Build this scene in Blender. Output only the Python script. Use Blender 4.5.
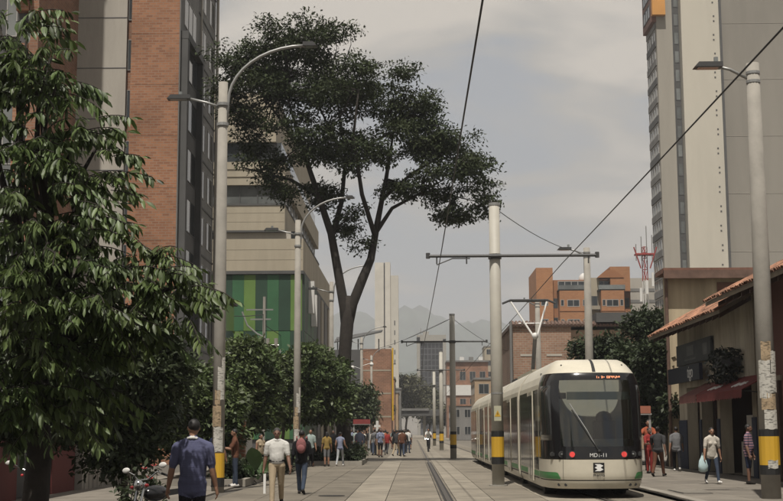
import bpy, bmesh, math, random
import numpy as np
from mathutils import Matrix, Vector, Euler

random.seed(7)
RNG = np.random.default_rng(11)
R = math.radians
for o in list(bpy.data.objects):
    bpy.data.objects.remove(o)
SC = bpy.context.scene
C = SC.collection

# ------------------------------------------------------------------ camera
cd = bpy.data.cameras.new('camera')
cam = bpy.data.objects.new('camera', cd)
C.objects.link(cam)
cd.sensor_width = 36.0
cd.lens = 36.0 * 1300.0 / 783.0
cd.clip_start = 0.1
cd.clip_end = 20000
cam.matrix_world = (Matrix.Translation((0, 0, 1.5)) @ Matrix.Rotation(R(0.9038), 4, 'Z')
                    @ Matrix.Rotation(R(97.952), 4, 'X') @ Matrix.Rotation(R(-0.25), 4, 'Z'))
SC.camera = cam

# ------------------------------------------------------------------ sky, sun, exposure
SUN_EL, SUN_ROT = R(65), R(191)
w = bpy.data.worlds.new('World')
SC.world = w
w.use_nodes = True
nt = w.node_tree
nt.nodes.clear()
N = nt.nodes.new
out = N('ShaderNodeOutputWorld')
bg = N('ShaderNodeBackground')
bg.inputs['Strength'].default_value = 0.1
sky = N('ShaderNodeTexSky')
sky.sky_type = 'NISHITA'
sky.sun_disc = False
sky.sun_elevation = SUN_EL
sky.sun_rotation = SUN_ROT
sky.air_density = 1.0
sky.dust_density = 3.0
tc = N('ShaderNodeTexCoord')
sep = N('ShaderNodeSeparateXYZ')
nt.links.new(tc.outputs['Generated'], sep.inputs[0])
# clouds on a flat layer overhead: direction / (height + a little)
ad = N('ShaderNodeMath'); ad.operation = 'ADD'; ad.inputs[1].default_value = 0.16
nt.links.new(sep.outputs['Z'], ad.inputs[0])
mx = N('ShaderNodeMath'); mx.operation = 'MAXIMUM'; mx.inputs[1].default_value = 0.05
nt.links.new(ad.outputs[0], mx.inputs[0])
dx = N('ShaderNodeMath'); dx.operation = 'DIVIDE'
dy = N('ShaderNodeMath'); dy.operation = 'DIVIDE'
nt.links.new(sep.outputs['X'], dx.inputs[0]); nt.links.new(mx.outputs[0], dx.inputs[1])
nt.links.new(sep.outputs['Y'], dy.inputs[0]); nt.links.new(mx.outputs[0], dy.inputs[1])
cmb = N('ShaderNodeCombineXYZ')
nt.links.new(dx.outputs[0], cmb.inputs[0]); nt.links.new(dy.outputs[0], cmb.inputs[1])
mp = N('ShaderNodeMapping')
mp.inputs['Location'].default_value = (1.7, 4.4, 0.3)
nt.links.new(cmb.outputs[0], mp.inputs[0])
n1 = N('ShaderNodeTexNoise')
n1.inputs['Scale'].default_value = 2.1
n1.inputs['Detail'].default_value = 7
n1.inputs['Roughness'].default_value = 0.5
n1.inputs['Distortion'].default_value = 0.5
nt.links.new(mp.outputs[0], n1.inputs['Vector'])
cr = N('ShaderNodeValToRGB')            # how much cloud there is
cr.color_ramp.elements[0].position = 0.40
cr.color_ramp.elements[0].color = (0.8, 0.8, 0.8, 1)
cr.color_ramp.elements[1].position = 0.50
cr.color_ramp.elements[1].color = (1, 1, 1, 1)
nt.links.new(n1.outputs['Fac'], cr.inputs[0])
cc = N('ShaderNodeValToRGB')            # grey undersides, warm bright tops
e = cc.color_ramp.elements
e[0].position = 0.40; e[0].color = (2.45, 2.50, 2.56, 1)
e[1].position = 0.60; e[1].color = (4.5, 4.08, 3.55, 1)
x = e.new(0.49); x.color = (3.10, 2.95, 2.72, 1)
nt.links.new(n1.outputs['Fac'], cc.inputs[0])
mixs = N('ShaderNodeMixRGB')
nt.links.new(cr.outputs[0], mixs.inputs[0])
nt.links.new(sky.outputs[0], mixs.inputs[1])
nt.links.new(cc.outputs[0], mixs.inputs[2])
nt.links.new(mixs.outputs[0], bg.inputs['Color'])
nt.links.new(bg.outputs[0], out.inputs['Surface'])

sd = bpy.data.lights.new('sun', 'SUN')
sd.energy = 4.5
sd.angle = R(0.6)
sd.color = (1.0, 0.945, 0.86)
sun = bpy.data.objects.new('sun', sd)
C.objects.link(sun)
to_sun = Vector((math.sin(SUN_ROT) * math.cos(SUN_EL), math.cos(SUN_ROT) * math.cos(SUN_EL), math.sin(SUN_EL)))
sun.rotation_euler = to_sun.to_track_quat('Z', 'Y').to_euler()
sun.location = to_sun * 300

vs = SC.view_settings
vs.view_transform = 'Standard'
vs.look = 'None'
vs.exposure = 0.50
vs.gamma = 1.0
vs.use_curve_mapping = False
SC.cycles.use_denoising = True
SC.cycles.max_bounces = 6
SC.cycles.diffuse_bounces = 3
SC.cycles.glossy_bounces = 3
SC.cycles.transmission_bounces = 4
SC.cycles.volume_bounces = 0
SC.cycles.use_adaptive_sampling = True

# ------------------------------------------------------------------ materials
MATS = {}
ALB = 0.80
def mat(name, col, rough=0.8, var=0.12, scale=3.0, bump=0.0, metal=0.0, spec=0.4, kind=None, rnd=0.0, streak=False, **kw):
    if name in MATS:
        return MATS[name]
    col = tuple(c * ALB for c in col)
    if 'col2' in kw: kw['col2'] = tuple(c * ALB for c in kw['col2'])
    if 'mortar' in kw: kw['mortar'] = tuple(c * ALB for c in kw['mortar'])
    m = bpy.data.materials.new(name)
    MATS[name] = m
    m.use_nodes = True
    t = m.node_tree
    b = t.nodes['Principled BSDF']
    b.inputs['Roughness'].default_value = rough
    b.inputs['Metallic'].default_value = metal
    b.inputs['Specular IOR Level'].default_value = spec
    co = t.nodes.new('ShaderNodeTexCoord')
    src = co.outputs['Object']
    if kw.get('world'):
        src = t.nodes.new('ShaderNodeNewGeometry').outputs['Position']
    no = t.nodes.new('ShaderNodeTexNoise')
    no.inputs['Scale'].default_value = scale
    no.inputs['Detail'].default_value = 6
    no.inputs['Roughness'].default_value = 0.6
    if streak:
        ma = t.nodes.new('ShaderNodeMapping')
        ma.inputs['Scale'].default_value = (1, 1, 0.12)
        t.links.new(src, ma.inputs[0])
        t.links.new(ma.outputs[0], no.inputs['Vector'])
    else:
        t.links.new(src, no.inputs['Vector'])
    base = None
    if kind == 'brick':
        bt = t.nodes.new('ShaderNodeTexBrick')
        bt.inputs['Color1'].default_value = (*col, 1)
        bt.inputs['Color2'].default_value = (*kw.get('col2', [c * 0.72 for c in col]), 1)
        bt.inputs['Mortar'].default_value = (*kw.get('mortar', (0.3, 0.24, 0.19)), 1)
        bt.inputs['Scale'].default_value = 1.0
        bt.inputs['Mortar Size'].default_value = kw.get('msize', 0.009)
        bt.inputs['Brick Width'].default_value = kw.get('bw', 0.26)
        bt.inputs['Row Height'].default_value = kw.get('bh', 0.085)
        # wrap the pattern round both wall directions: use x+y along, z up
        sp = t.nodes.new('ShaderNodeSeparateXYZ'); t.links.new(src, sp.inputs[0])
        sm = t.nodes.new('ShaderNodeMath'); sm.operation = 'ADD'
        t.links.new(sp.outputs['X'], sm.inputs[0]); t.links.new(sp.outputs['Y'], sm.inputs[1])
        cb = t.nodes.new('ShaderNodeCombineXYZ')
        t.links.new(sm.outputs[0], cb.inputs[0]); t.links.new(sp.outputs['Z'], cb.inputs[1])
        t.links.new(cb.outputs[0], bt.inputs['Vector'])
        base = bt.outputs['Color']
    elif kind == 'stripes':
        wv = t.nodes.new('ShaderNodeTexWave')
        wv.bands_direction = kw.get('dir', 'Z')
        wv.inputs['Scale'].default_value = kw.get('freq', 6.0)
        t.links.new(src, wv.inputs['Vector'])
        rp = t.nodes.new('ShaderNodeValToRGB')
        rp.color_ramp.elements[0].position = 0.45; rp.color_ramp.elements[0].color = (*col, 1)
        rp.color_ramp.elements[1].position = 0.55; rp.color_ramp.elements[1].color = (*kw['col2'], 1)
        t.links.new(wv.outputs['Fac'], rp.inputs[0])
        base = rp.outputs[0]
    elif kind == 'print':
        no2 = t.nodes.new('ShaderNodeTexNoise'); no2.inputs['Scale'].default_value = kw.get('freq', 15)
        ma2 = t.nodes.new('ShaderNodeMapping'); ma2.inputs['Scale'].default_value = (0.7, 0.7, 2.0)
        t.links.new(src, ma2.inputs[0]); t.links.new(ma2.outputs[0], no2.inputs['Vector'])
        rp = t.nodes.new('ShaderNodeValToRGB')
        rp.color_ramp.elements[0].position = 0.34; rp.color_ramp.elements[0].color = (*kw.get('col2', [c * 0.35 for c in col]), 1)
        rp.color_ramp.elements[1].position = 0.50; rp.color_ramp.elements[1].color = (*col, 1)
        t.links.new(no2.outputs['Fac'], rp.inputs[0])
        base = rp.outputs[0]
    hs = t.nodes.new('ShaderNodeHueSaturation')
    if base is None:
        hs.inputs['Color'].default_value = (*col, 1)
    else:
        t.links.new(base, hs.inputs['Color'])
    rg = t.nodes.new('ShaderNodeMapRange')
    rg.inputs['From Min'].default_value = 0.3
    rg.inputs['From Max'].default_value = 0.7
    rg.inputs['To Min'].default_value = 1 - var
    rg.inputs['To Max'].default_value = 1 + var
    t.links.new(no.outputs['Fac'], rg.inputs['Value'])
    val = rg.outputs[0]
    if kw.get('stain'):
        ns = t.nodes.new('ShaderNodeTexNoise'); ns.inputs['Scale'].default_value = kw.get('sscale', 0.35); ns.inputs['Detail'].default_value = 8; ns.inputs['Roughness'].default_value = 0.7
        if streak:
            mv = t.nodes.new('ShaderNodeMapping'); mv.inputs['Scale'].default_value = (1, 1, 0.18)
            t.links.new(src, mv.inputs[0]); t.links.new(mv.outputs[0], ns.inputs['Vector'])
        else:
            t.links.new(src, ns.inputs['Vector'])
        r3 = t.nodes.new('ShaderNodeMapRange'); r3.inputs['From Min'].default_value = 0.36; r3.inputs['From Max'].default_value = 0.56
        r3.inputs['To Min'].default_value = 1 - kw['stain']; r3.inputs['To Max'].default_value = 1.0
        t.links.new(ns.outputs['Fac'], r3.inputs['Value'])
        m3 = t.nodes.new('ShaderNodeMath'); m3.operation = 'MULTIPLY'
        t.links.new(val, m3.inputs[0]); t.links.new(r3.outputs[0], m3.inputs[1]); val = m3.outputs[0]
    if rnd > 0:
        oi = t.nodes.new('ShaderNodeObjectInfo')
        r2 = t.nodes.new('ShaderNodeMapRange')
        r2.inputs['To Min'].default_value = 1 - rnd
        r2.inputs['To Max'].default_value = 1 + rnd
        t.links.new(oi.outputs['Random'], r2.inputs['Value'])
        mu = t.nodes.new('ShaderNodeMath'); mu.operation = 'MULTIPLY'
        t.links.new(val, mu.inputs[0]); t.links.new(r2.outputs[0], mu.inputs[1])
        val = mu.outputs[0]
    t.links.new(val, hs.inputs['Value'])
    t.links.new(hs.outputs[0], b.inputs['Base Color'])
    if bump > 0:
        bp = t.nodes.new('ShaderNodeBump')
        bp.inputs['Strength'].default_value = bump
        bp.inputs['Distance'].default_value = 0.02
        n3 = t.nodes.new('ShaderNodeTexNoise')
        n3.inputs['Scale'].default_value = scale * 8
        n3.inputs['Detail'].default_value = 4
        t.links.new(src, n3.inputs['Vector'])
        t.links.new(n3.outputs['Fac'], bp.inputs['Height'])
        t.links.new(bp.outputs[0], b.inputs['Normal'])
    return m

def glass_mat(name, col, rough=0.08, spec=0.5, rnd=0.0):
    return mat(name, col, rough=rough, var=0.25, scale=0.6, spec=spec, rnd=rnd)

def emit_mat(name, col, strength):
    if name in MATS:
        return MATS[name]
    m = bpy.data.materials.new(name); MATS[name] = m
    m.use_nodes = True
    b = m.node_tree.nodes['Principled BSDF']
    b.inputs['Base Color'].default_value = (*col, 1)
    b.inputs['Emission Color'].default_value = (*col, 1)
    b.inputs['Emission Strength'].default_value = strength
    return m

def leaf_mat(name, col, rough=0.4, transl=0.3, var=0.45, scale=1.2, spec=0.5):
    if name in MATS:
        return MATS[name]
    m = bpy.data.materials.new(name); MATS[name] = m
    m.use_nodes = True
    t = m.node_tree
    b = t.nodes['Principled BSDF']
    b.inputs['Roughness'].default_value = rough
    b.inputs['Specular IOR Level'].default_value = spec
    ge = t.nodes.new('ShaderNodeNewGeometry')
    hs = t.nodes.new('ShaderNodeHueSaturation')
    hs.inputs['Color'].default_value = (*col, 1)
    r1 = t.nodes.new('ShaderNodeMapRange')
    r1.inputs['To Min'].default_value = 1 - var; r1.inputs['To Max'].default_value = 1 + var
    t.links.new(ge.outputs['Random Per Island'], r1.inputs['Value'])
    t.links.new(r1.outputs[0], hs.inputs['Value'])
    r2 = t.nodes.new('ShaderNodeMapRange')
    r2.inputs['To Min'].default_value = 0.455; r2.inputs['To Max'].default_value = 0.53
    wn = t.nodes.new('ShaderNodeTexNoise'); wn.inputs['Scale'].default_value = scale
    co = t.nodes.new('ShaderNodeTexCoord'); t.links.new(co.outputs['Object'], wn.inputs['Vector'])
    t.links.new(wn.outputs['Fac'], r2.inputs['Value'])
    t.links.new(r2.outputs[0], hs.inputs['Hue'])
    t.links.new(hs.outputs[0], b.inputs['Base Color'])
    tr = t.nodes.new('ShaderNodeBsdfTranslucent')
    h2 = t.nodes.new('ShaderNodeHueSaturation'); h2.inputs['Saturation'].default_value = 1.1; h2.inputs['Value'].default_value = 1.3
    t.links.new(hs.outputs[0], h2.inputs['Color']); t.links.new(h2.outputs[0], tr.inputs['Color'])
    ms = t.nodes.new('ShaderNodeMixShader'); ms.inputs[0].default_value = transl
    t.links.new(b.outputs[0], ms.inputs[1]); t.links.new(tr.outputs[0], ms.inputs[2])
    t.links.new(ms.outputs[0], t.nodes['Material Output'].inputs['Surface'])
    return m

# ------------------------------------------------------------------ mesh helpers
class MB:
    def __init__(s): s.v = []; s.f = []; s.m = []
    def add(s, vs, fs, mi=0):
        k = len(s.v); s.v += [tuple(p) for p in vs]
        for f in fs: s.f.append(tuple(i + k for i in f)); s.m.append(mi)
        return s
    def box(s, x0, x1, y0, y1, z0, z1, mi=0):
        vs = [(x0, y0, z0), (x1, y0, z0), (x1, y1, z0), (x0, y1, z0), (x0, y0, z1), (x1, y0, z1), (x1, y1, z1), (x0, y1, z1)]
        return s.add(vs, [(0, 3, 2, 1), (4, 5, 6, 7), (0, 1, 5, 4), (1, 2, 6, 5), (2, 3, 7, 6), (3, 0, 4, 7)], mi)
    def obox(s, M4, sx, sy, sz, mi=0):
        k = MB().box(-sx / 2, sx / 2, -sy / 2, sy / 2, -sz / 2, sz / 2)
        return s.add([M4 @ Vector(p) for p in k.v], k.f, mi)
    def tube(s, pts, rads, n=8, mi=0, cap=True):
        pts = [Vector(p) for p in pts]
        if not hasattr(rads, '__len__'): rads = [rads] * len(pts)
        k = len(s.v)
        up = None
        for i, p in enumerate(pts):
            a = pts[max(i - 1, 0)]; b = pts[min(i + 1, len(pts) - 1)]
            d = (b - a)
            if d.length < 1e-9: d = Vector((0, 0, 1))
            d.normalize()
            if up is None:
                up = Vector((1, 0, 0)) if abs(d.x) < 0.9 else Vector((0, 1, 0))
            u = (up - d * up.dot(d))
            if u.length < 1e-6: u = d.orthogonal()
            u.normalize(); up = u
            v = d.cross(u)
            for j in range(n):
                t = 2 * math.pi * j / n
                s.v.append(tuple(p + (u * math.cos(t) + v * math.sin(t)) * rads[i]))
        for i in range(len(pts) - 1):
            for j in range(n):
                a = k + i * n + j; b = k + i * n + (j + 1) % n
                s.f.append((a, b, b + n, a + n)); s.m.append(mi)
        if cap:
            s.f.append(tuple(k + j for j in reversed(range(n)))); s.m.append(mi)
            q = k + (len(pts) - 1) * n
            s.f.append(tuple(q + j for j in range(n))); s.m.append(mi)
        return s
    def prism(s, poly, y0, y1, axis='Y', mi=0):
        n = len(poly)
        if axis == 'Y': mk = lambda p, a: (p[0], a, p[1])
        elif axis == 'X': mk = lambda p, a: (a, p[0], p[1])
        else: mk = lambda p, a: (p[0], p[1], a)
        vs = [mk(p, y0) for p in poly] + [mk(p, y1) for p in poly]
        fs = [tuple(range(n)), tuple(reversed(range(n, 2 * n)))] + [(i, i + n, (i + 1) % n + n, (i + 1) % n) for i in range(n)]
        return s.add(vs, fs, mi)
    def ball(s, c, r, nu=12, nv=8, mi=0):
        if not hasattr(r, '__len__'): r = (r, r, r)
        vs = [(c[0], c[1], c[2] - r[2])]
        for i in range(1, nv):
            ph = -math.pi / 2 + math.pi * i / nv
            for j in range(nu):
                th = 2 * math.pi * j / nu
                vs.append((c[0] + r[0] * math.cos(ph) * math.cos(th), c[1] + r[1] * math.cos(ph) * math.sin(th), c[2] + r[2] * math.sin(ph)))
        vs.append((c[0], c[1], c[2] + r[2]))
        fs = []
        for j in range(nu):
            fs.append((0, 1 + (j + 1) % nu, 1 + j))
            for i in range(nv - 2):
                a = 1 + i * nu + j; b = 1 + i * nu + (j + 1) % nu
                fs.append((a, b, b + nu, a + nu))
            a = 1 + (nv - 2) * nu
            fs.append((a + j, a + (j + 1) % nu, len(vs) - 1))
        return s.add(vs, fs, mi)
    def mesh(s, name, mats, smooth=False, fix=True):
        me = bpy.data.meshes.new(name)
        me.from_pydata(s.v, [], s.f)
        if not isinstance(mats, (list, tuple)): mats = [mats]
        for m in mats: me.materials.append(m)
        if len(mats) > 1: me.polygons.foreach_set('material_index', s.m)
        if fix:
            bm = bmesh.new(); bm.from_mesh(me); bmesh.ops.recalc_face_normals(bm, faces=bm.faces); bm.to_mesh(me); bm.free()
        if smooth: me.polygons.foreach_set('use_smooth', [True] * len(me.polygons))
        me.update()
        return me
    def build(s, name, mats, parent=None, smooth=False, loc=None):
        return link(name, s.mesh(name, mats, smooth), parent, loc)

def link(name, me, parent=None, loc=None):
    o = bpy.data.objects.new(name, me); C.objects.link(o)
    if parent is not None: o.parent = parent
    if loc is not None: o.location = loc
    return o
def tag(o, label, cat, group=None):
    o['label'] = label; o['category'] = cat
    if group: o['group'] = group
    return o
def thing(name, label, cat, loc=(0, 0, 0), rz=0, group=None):
    o = bpy.data.objects.new(name, None); C.objects.link(o)
    o.location = loc; o.rotation_euler = (0, 0, rz)
    o.empty_display_size = 0.2
    return tag(o, label, cat, group)
def struct(o, kind='structure'):
    o['kind'] = kind; return o
def box(name, m, parent, *a):
    return MB().box(*a).build(name, m, parent)
def copy_tree(o, parent=None):
    c = o.copy(); C.objects.link(c); c.parent = parent
    for ch in list(o.children): copy_tree(ch, c)
    return c

_font_mesh = {}
def text(name, s, size, m, parent, M4, thick=0.002):
    cu = bpy.data.curves.new(name, 'FONT'); cu.body = s; cu.size = size; cu.extrude = thick
    cu.align_x = 'CENTER'; cu.align_y = 'CENTER'
    o = bpy.data.objects.new(name, cu); C.objects.link(o)
    dg = bpy.context.evaluated_depsgraph_get()
    me = bpy.data.meshes.new_from_object(o.evaluated_get(dg))
    bpy.data.objects.remove(o); bpy.data.curves.remove(cu)
    me.materials.clear(); me.materials.append(m)
    o = link(name, me, parent); o.matrix_local = M4
    return o
FACE_CAM = Matrix.Rotation(R(90), 4, 'X')        # text lying in XY -> standing, read from -Y

# ------------------------------------------------------------------ ground, paving, track
M_ground = mat('ground_dust', (0.15, 0.135, 0.11), 0.95, 0.2, 0.3)
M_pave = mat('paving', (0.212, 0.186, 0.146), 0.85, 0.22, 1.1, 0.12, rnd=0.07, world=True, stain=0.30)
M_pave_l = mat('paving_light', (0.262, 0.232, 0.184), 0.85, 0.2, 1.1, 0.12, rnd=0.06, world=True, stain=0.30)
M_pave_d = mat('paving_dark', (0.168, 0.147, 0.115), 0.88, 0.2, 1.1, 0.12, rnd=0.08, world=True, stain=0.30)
M_walk = mat('sidewalk', (0.20, 0.178, 0.148), 0.88, 0.16, 1.2, 0.12, rnd=0.08, world=True, stain=0.30)
M_joint = mat('joint_grit', (0.10, 0.09, 0.075), 0.95, 0.2, 4.0)
M_kerb = mat('kerb_stone', (0.29, 0.265, 0.225), 0.85, 0.12, 2.0, 0.1, rnd=0.08, world=True, stain=0.3)
M_rail = mat('rail_steel', (0.085, 0.075, 0.065), 0.55, 0.25, 5.0, metal=0.3)
M_groove = mat('rail_rubber', (0.03, 0.028, 0.026), 0.8, 0.2, 5.0)

def sheet(name, m, x0, x1, y0, y1, z, nx=1, ny=1):
    b = MB()
    for i in range(nx + 1):
        for j in range(ny + 1):
            b.v.append((x0 + (x1 - x0) * i / nx, y0 + (y1 - y0) * j / ny, z))
    for i in range(nx):
        for j in range(ny):
            a = i * (ny + 1) + j
            b.f.append((a, a + ny + 1, a + ny + 2, a + 1)); b.m.append(0)
    return struct(b.build(name, m))
sheet('ground', M_ground, -4300, 4300, -150, 4800, -0.06, 8, 8)
street = sheet('street_bed', M_joint, -5.0, 5.75, 2, 260, -0.028, 1, 1)
far_street = sheet('street_paving', M_pave, -4.98, 5.73, 66, 255, -0.006)
sheet('plaza_paving', M_pave, -60, 60, 255, 640, -0.02)

# strips of the street seen across: (x0, x1, slab length, material)
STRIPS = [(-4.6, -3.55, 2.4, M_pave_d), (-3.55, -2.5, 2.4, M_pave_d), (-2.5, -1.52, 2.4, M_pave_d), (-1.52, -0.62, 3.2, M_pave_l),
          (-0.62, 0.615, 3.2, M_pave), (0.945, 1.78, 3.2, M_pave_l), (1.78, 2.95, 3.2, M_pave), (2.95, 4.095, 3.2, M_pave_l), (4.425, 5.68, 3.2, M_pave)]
_slab = {}
def slab(name, m, parent, x0, x1, y0, y1, z):
    key = (round(x1 - x0, 3), round(y1 - y0, 3), m.name)
    if key not in _slab:
        hx, hy, g, c = (x1 - x0) / 2 - 0.008, (y1 - y0) / 2 - 0.011, 0.03, 0.006
        b = MB()
        b.v = [(-hx, -hy, -g), (hx, -hy, -g), (hx, hy, -g), (-hx, hy, -g), (-hx, -hy, -c), (hx, -hy, -c), (hx, hy, -c), (-hx, hy, -c),
               (-hx + c, -hy + c, 0), (hx - c, -hy + c, 0), (hx - c, hy - c, 0), (-hx + c, hy - c, 0)]
        b.f = [(0, 1, 5, 4), (1, 2, 6, 5), (2, 3, 7, 6), (3, 0, 4, 7), (4, 5, 9, 8), (5, 6, 10, 9), (6, 7, 11, 10), (7, 4, 8, 11), (8, 9, 10, 11)]
        b.m = [0] * 9
        _slab[key] = b.mesh(name, m)
    o = link(name, _slab[key], parent, ((x0 + x1) / 2, (y0 + y1) / 2, z + random.uniform(-0.002, 0.002)))
    o.rotation_euler = (random.gauss(0, 0.0009), random.gauss(0, 0.0012), 0)
    return o
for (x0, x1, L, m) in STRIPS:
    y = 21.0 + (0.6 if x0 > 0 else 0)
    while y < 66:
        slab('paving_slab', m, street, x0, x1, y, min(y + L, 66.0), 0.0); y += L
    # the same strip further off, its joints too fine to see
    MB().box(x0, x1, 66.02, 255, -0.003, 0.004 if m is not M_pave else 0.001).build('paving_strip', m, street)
# guide rail of the tyred tram: a steel rail in a dark groove, one for each track
for xc in (0.78, 4.26):
    MB().box(xc - 0.165, xc + 0.165, 15, 250, -0.02, -0.010).build('rail_bed', M_groove, street)
    MB().box(xc - 0.05, xc + 0.05, 15, 250, -0.02, 0.006).build('guide_rail', M_rail, street)
    for s in (-1, 1):
        MB().box(xc + s * 0.13 - 0.025, xc + s * 0.13 + 0.025, 15, 250, -0.02, -0.002).build('rail_edging', M_pave_d, street)
# sidewalks
walk_r = sheet('sidewalk_right', M_joint, 5.75, 14, 2, 120, 0.045)
for i in range(4):
    x0 = 6.02 + i * 1.09
    y = 24.0 + (i % 2) * 0.7
    while y < 60:
        slab('paving_slab', M_walk, walk_r, x0, x0 + 1.09, y, y + 1.8, 0.078); y += 1.8
MB().box(6.02, 13.9, 60.8, 119, 0.03, 0.076).build('paving_strip', M_walk, walk_r)
y = 20.0
while y < 70:
    slab('kerb_stone', M_kerb, walk_r, 5.76, 6.01, y, y + 1.0, 0.085); y += 1.0
MB().box(5.76, 6.0, 70, 119, 0.0, 0.085).build('kerb_strip', M_kerb, walk_r)
walk_l = sheet('sidewalk_left', M_joint, -12, -5.0, 2, 160, -0.015)
for i in range(3):
    x0 = -9.0 + i * 1.33
    y = 22.0
    while y < 46:
        slab('paving_slab', M_walk, walk_l, x0, x0 + 1.33, y, y + 2.0, 0.012); y += 2.0
MB().box(-9.0, -5.01, 46.5, 159, -0.014, 0.010).build('paving_strip', M_walk, walk_l)
# drain gratings by the kerb and round manhole covers
M_iron = mat('cast_iron', (0.05, 0.047, 0.043), 0.6, 0.2, 8.0, metal=0.5)
for (x, y, lab) in ((6.5, 31.2, 'dark iron grating in the sidewalk by the kerb'),):
    g = thing('drain_grating', lab, 'grating', (x, y, 0.078))
    MB().box(-0.35, 0.35, -0.9, 0.9, 0.003, 0.010).build('grating_frame', M_iron, g)
    for k in range(9):
        MB().box(-0.30, 0.30, -0.8 + k * 0.19, -0.72 + k * 0.19, 0.010, 0.018).build('bar', M_kerb, g)
mh = tag(MB().tube([(0, 0, 0.003), (0, 0, 0.010)], 0.32, 20).build('manhole_cover', M_iron, None, loc=(-1.95, 31.5, 0)), 'round dark manhole cover in the street paving', 'manhole cover')

# ------------------------------------------------------------------ mountains
def ridge(name, y0, depth, x0, x1, hfun, m, nx=120, ny=14):
    b = MB()
    for j in range(ny + 1):
        for i in range(nx + 1):
            x = x0 + (x1 - x0) * i / nx; t = j / ny
            prof = math.sin(min(t * 1.25, 1.0) * math.pi / 2) if t < 0.8 else 1 - (t - 0.8) * 1.4
            wob = 0.05 * math.sin(x * 0.011 + t * 5) + 0.08 * math.sin(x * 0.029 - t * 9 + 1) + 0.04 * math.sin(x * 0.07 + t * 17)
            b.v.append((x, y0 + depth * t, max(-2, hfun(x) * (prof + wob * (t * (1 - t) * 3)) - 2)))
    for j in range(ny):
        for i in range(nx):
            a = j * (nx + 1) + i
            b.f.append((a, a + 1, a + nx + 2, a + nx + 1)); b.m.append(0)
    return struct(b.build(name, m, None, True))
M_mount = mat('mountain_forest', (0.055, 0.075, 0.05), 0.95, 0.5, 0.012)
ridge('mountains', 3000, 1500, -2600, 2600,
      lambda x: 372 - 0.16 * max(x, 0) + 0.10 * min(x, 0) + 14 * math.sin(x * 0.006 + 1.1) + 5 * math.sin(x * 0.021) + 2 * math.sin(x * 0.05), M_mount, 220, 18)
ridge('foothills', 1700, 900, -1500, 1500,
      lambda x: 105 + 16 * math.sin(x * 0.010 + 0.4) + 8 * math.sin(x * 0.031), M_mount, 120, 12)

# ------------------------------------------------------------------ buildings
def brickm(name, col, **k):
    return mat(name, col, 0.9, 0.2, 0.4, 0.25, kind='brick', stain=0.25, sscale=0.25, **k)
M_brick = brickm('brick_orange', (0.37, 0.172, 0.090), col2=(0.25, 0.108, 0.058), mortar=(0.30, 0.20, 0.14), bw=0.34, bh=0.13, msize=0.018)
M_brick_n = brickm('brick_narrow', (0.31, 0.150, 0.085), col2=(0.22, 0.10, 0.058), mortar=(0.26, 0.18, 0.13), bw=0.34, bh=0.13, msize=0.018)
M_brick_old = brickm('brick_old', (0.34, 0.20, 0.135), col2=(0.26, 0.145, 0.095), mortar=(0.32, 0.27, 0.21), bw=0.42, bh=0.19, msize=0.022)
M_brick_far = brickm('brick_far', (0.30, 0.15, 0.09), bw=0.5, bh=0.2)
M_pale = mat('pale_render', (0.43, 0.40, 0.35), 0.9, 0.07, 0.4, 0.05, streak=True, stain=0.18, sscale=0.5)
M_seam = mat('seam_dark', (0.10, 0.10, 0.105), 0.8, 0.1, 2)
M_greyf = mat('grey_render', (0.20, 0.195, 0.185), 0.85, 0.12, 0.6, 0.05, streak=True, stain=0.25, sscale=0.5)
M_dgrey = mat('dark_cladding', (0.075, 0.074, 0.072), 0.7, 0.15, 0.8)
M_win = glass_mat('window_glass', (0.035, 0.04, 0.043), 0.06, rnd=0.35)
M_winl = glass_mat('window_glass_pale', (0.17, 0.18, 0.175), 0.12, rnd=0.3)
M_frame = mat('window_frame', (0.34, 0.33, 0.31), 0.6, 0.1, 2)
M_yell = mat('yellow_render', (0.55, 0.37, 0.11), 0.85, 0.12, 1)

def window(parent, face, a0, a1, z0, z1, p, m=None, fm=None, fr=0.05, mull=1, out=0.03):
    """window on a wall plane. face 'F': wall faces -Y at y=p, a is x. 'R': faces +X at x=p, a is y. 'L': faces -X at x=p."""
    m = m or M_win; fm = fm or M_frame
    def bx(b, u0, u1, w0, w1, d0, d1):
        if face == 'F': b.box(u0, u1, p - d1, p - d0, w0, w1)
        elif face == 'R': b.box(p + d0, p + d1, u0, u1, w0, w1)
        else: b.box(p - d1, p - d0, u0, u1, w0, w1)
    b = MB()
    bx(b, a0, a1, z0, z0 + fr, -0.05, out); bx(b, a0, a1, z1 - fr, z1, -0.05, out)
    for k in range(mull + 2):
        u = a0 + (a1 - a0 - fr) * k / (mull + 1)
        bx(b, u, u + fr, z0 + fr, z1 - fr, -0.05, out)
    w = b.build('window', fm, parent)
    g = MB(); bx(g, a0 + fr * 0.5, a1 - fr * 0.5, z0 + fr * 0.5, z1 - fr * 0.5, -0.04, out * 0.4)
    g.build('pane', m, w)
    return w

# ---- brick tower on the left (63 m off)
bt = thing('brick_tower', 'tall orange brick apartment tower with dark grey street side', 'building', (-11.6, 63, 0))
H = 27.4
MB().box(-2.42, 0, 0, 11.4, 0, H).build('brick_front', M_brick, bt)
for k in range(10):                                           # storey joints in the brick
    MB().box(-2.415, -0.005, -0.006, 0.03, 3.03 + 2.62 * k, 3.06 + 2.62 * k).build('storey_joint', M_brick_n, bt)
MB().box(-2.72, -2.42, 0.55, 9, 0, H).build('recess_wall', M_brick_n, bt)
for k in range(10):
    window(bt, 'F', -2.70, -2.44, 1.3 + 2.62 * k, 2.9 + 2.62 * k, 0.53, mull=0, fr=0.03)
MB().box(-5.2, -2.72, 0.30, 9, 0, H).build('column_wall', M_pale, bt)
for k in range(11):
    MB().box(-5.195, -2.725, 0.285, 0.31, 1.35 + 2.62 * k, 1.39 + 2.62 * k).build('panel_joint', M_seam, bt)
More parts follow.
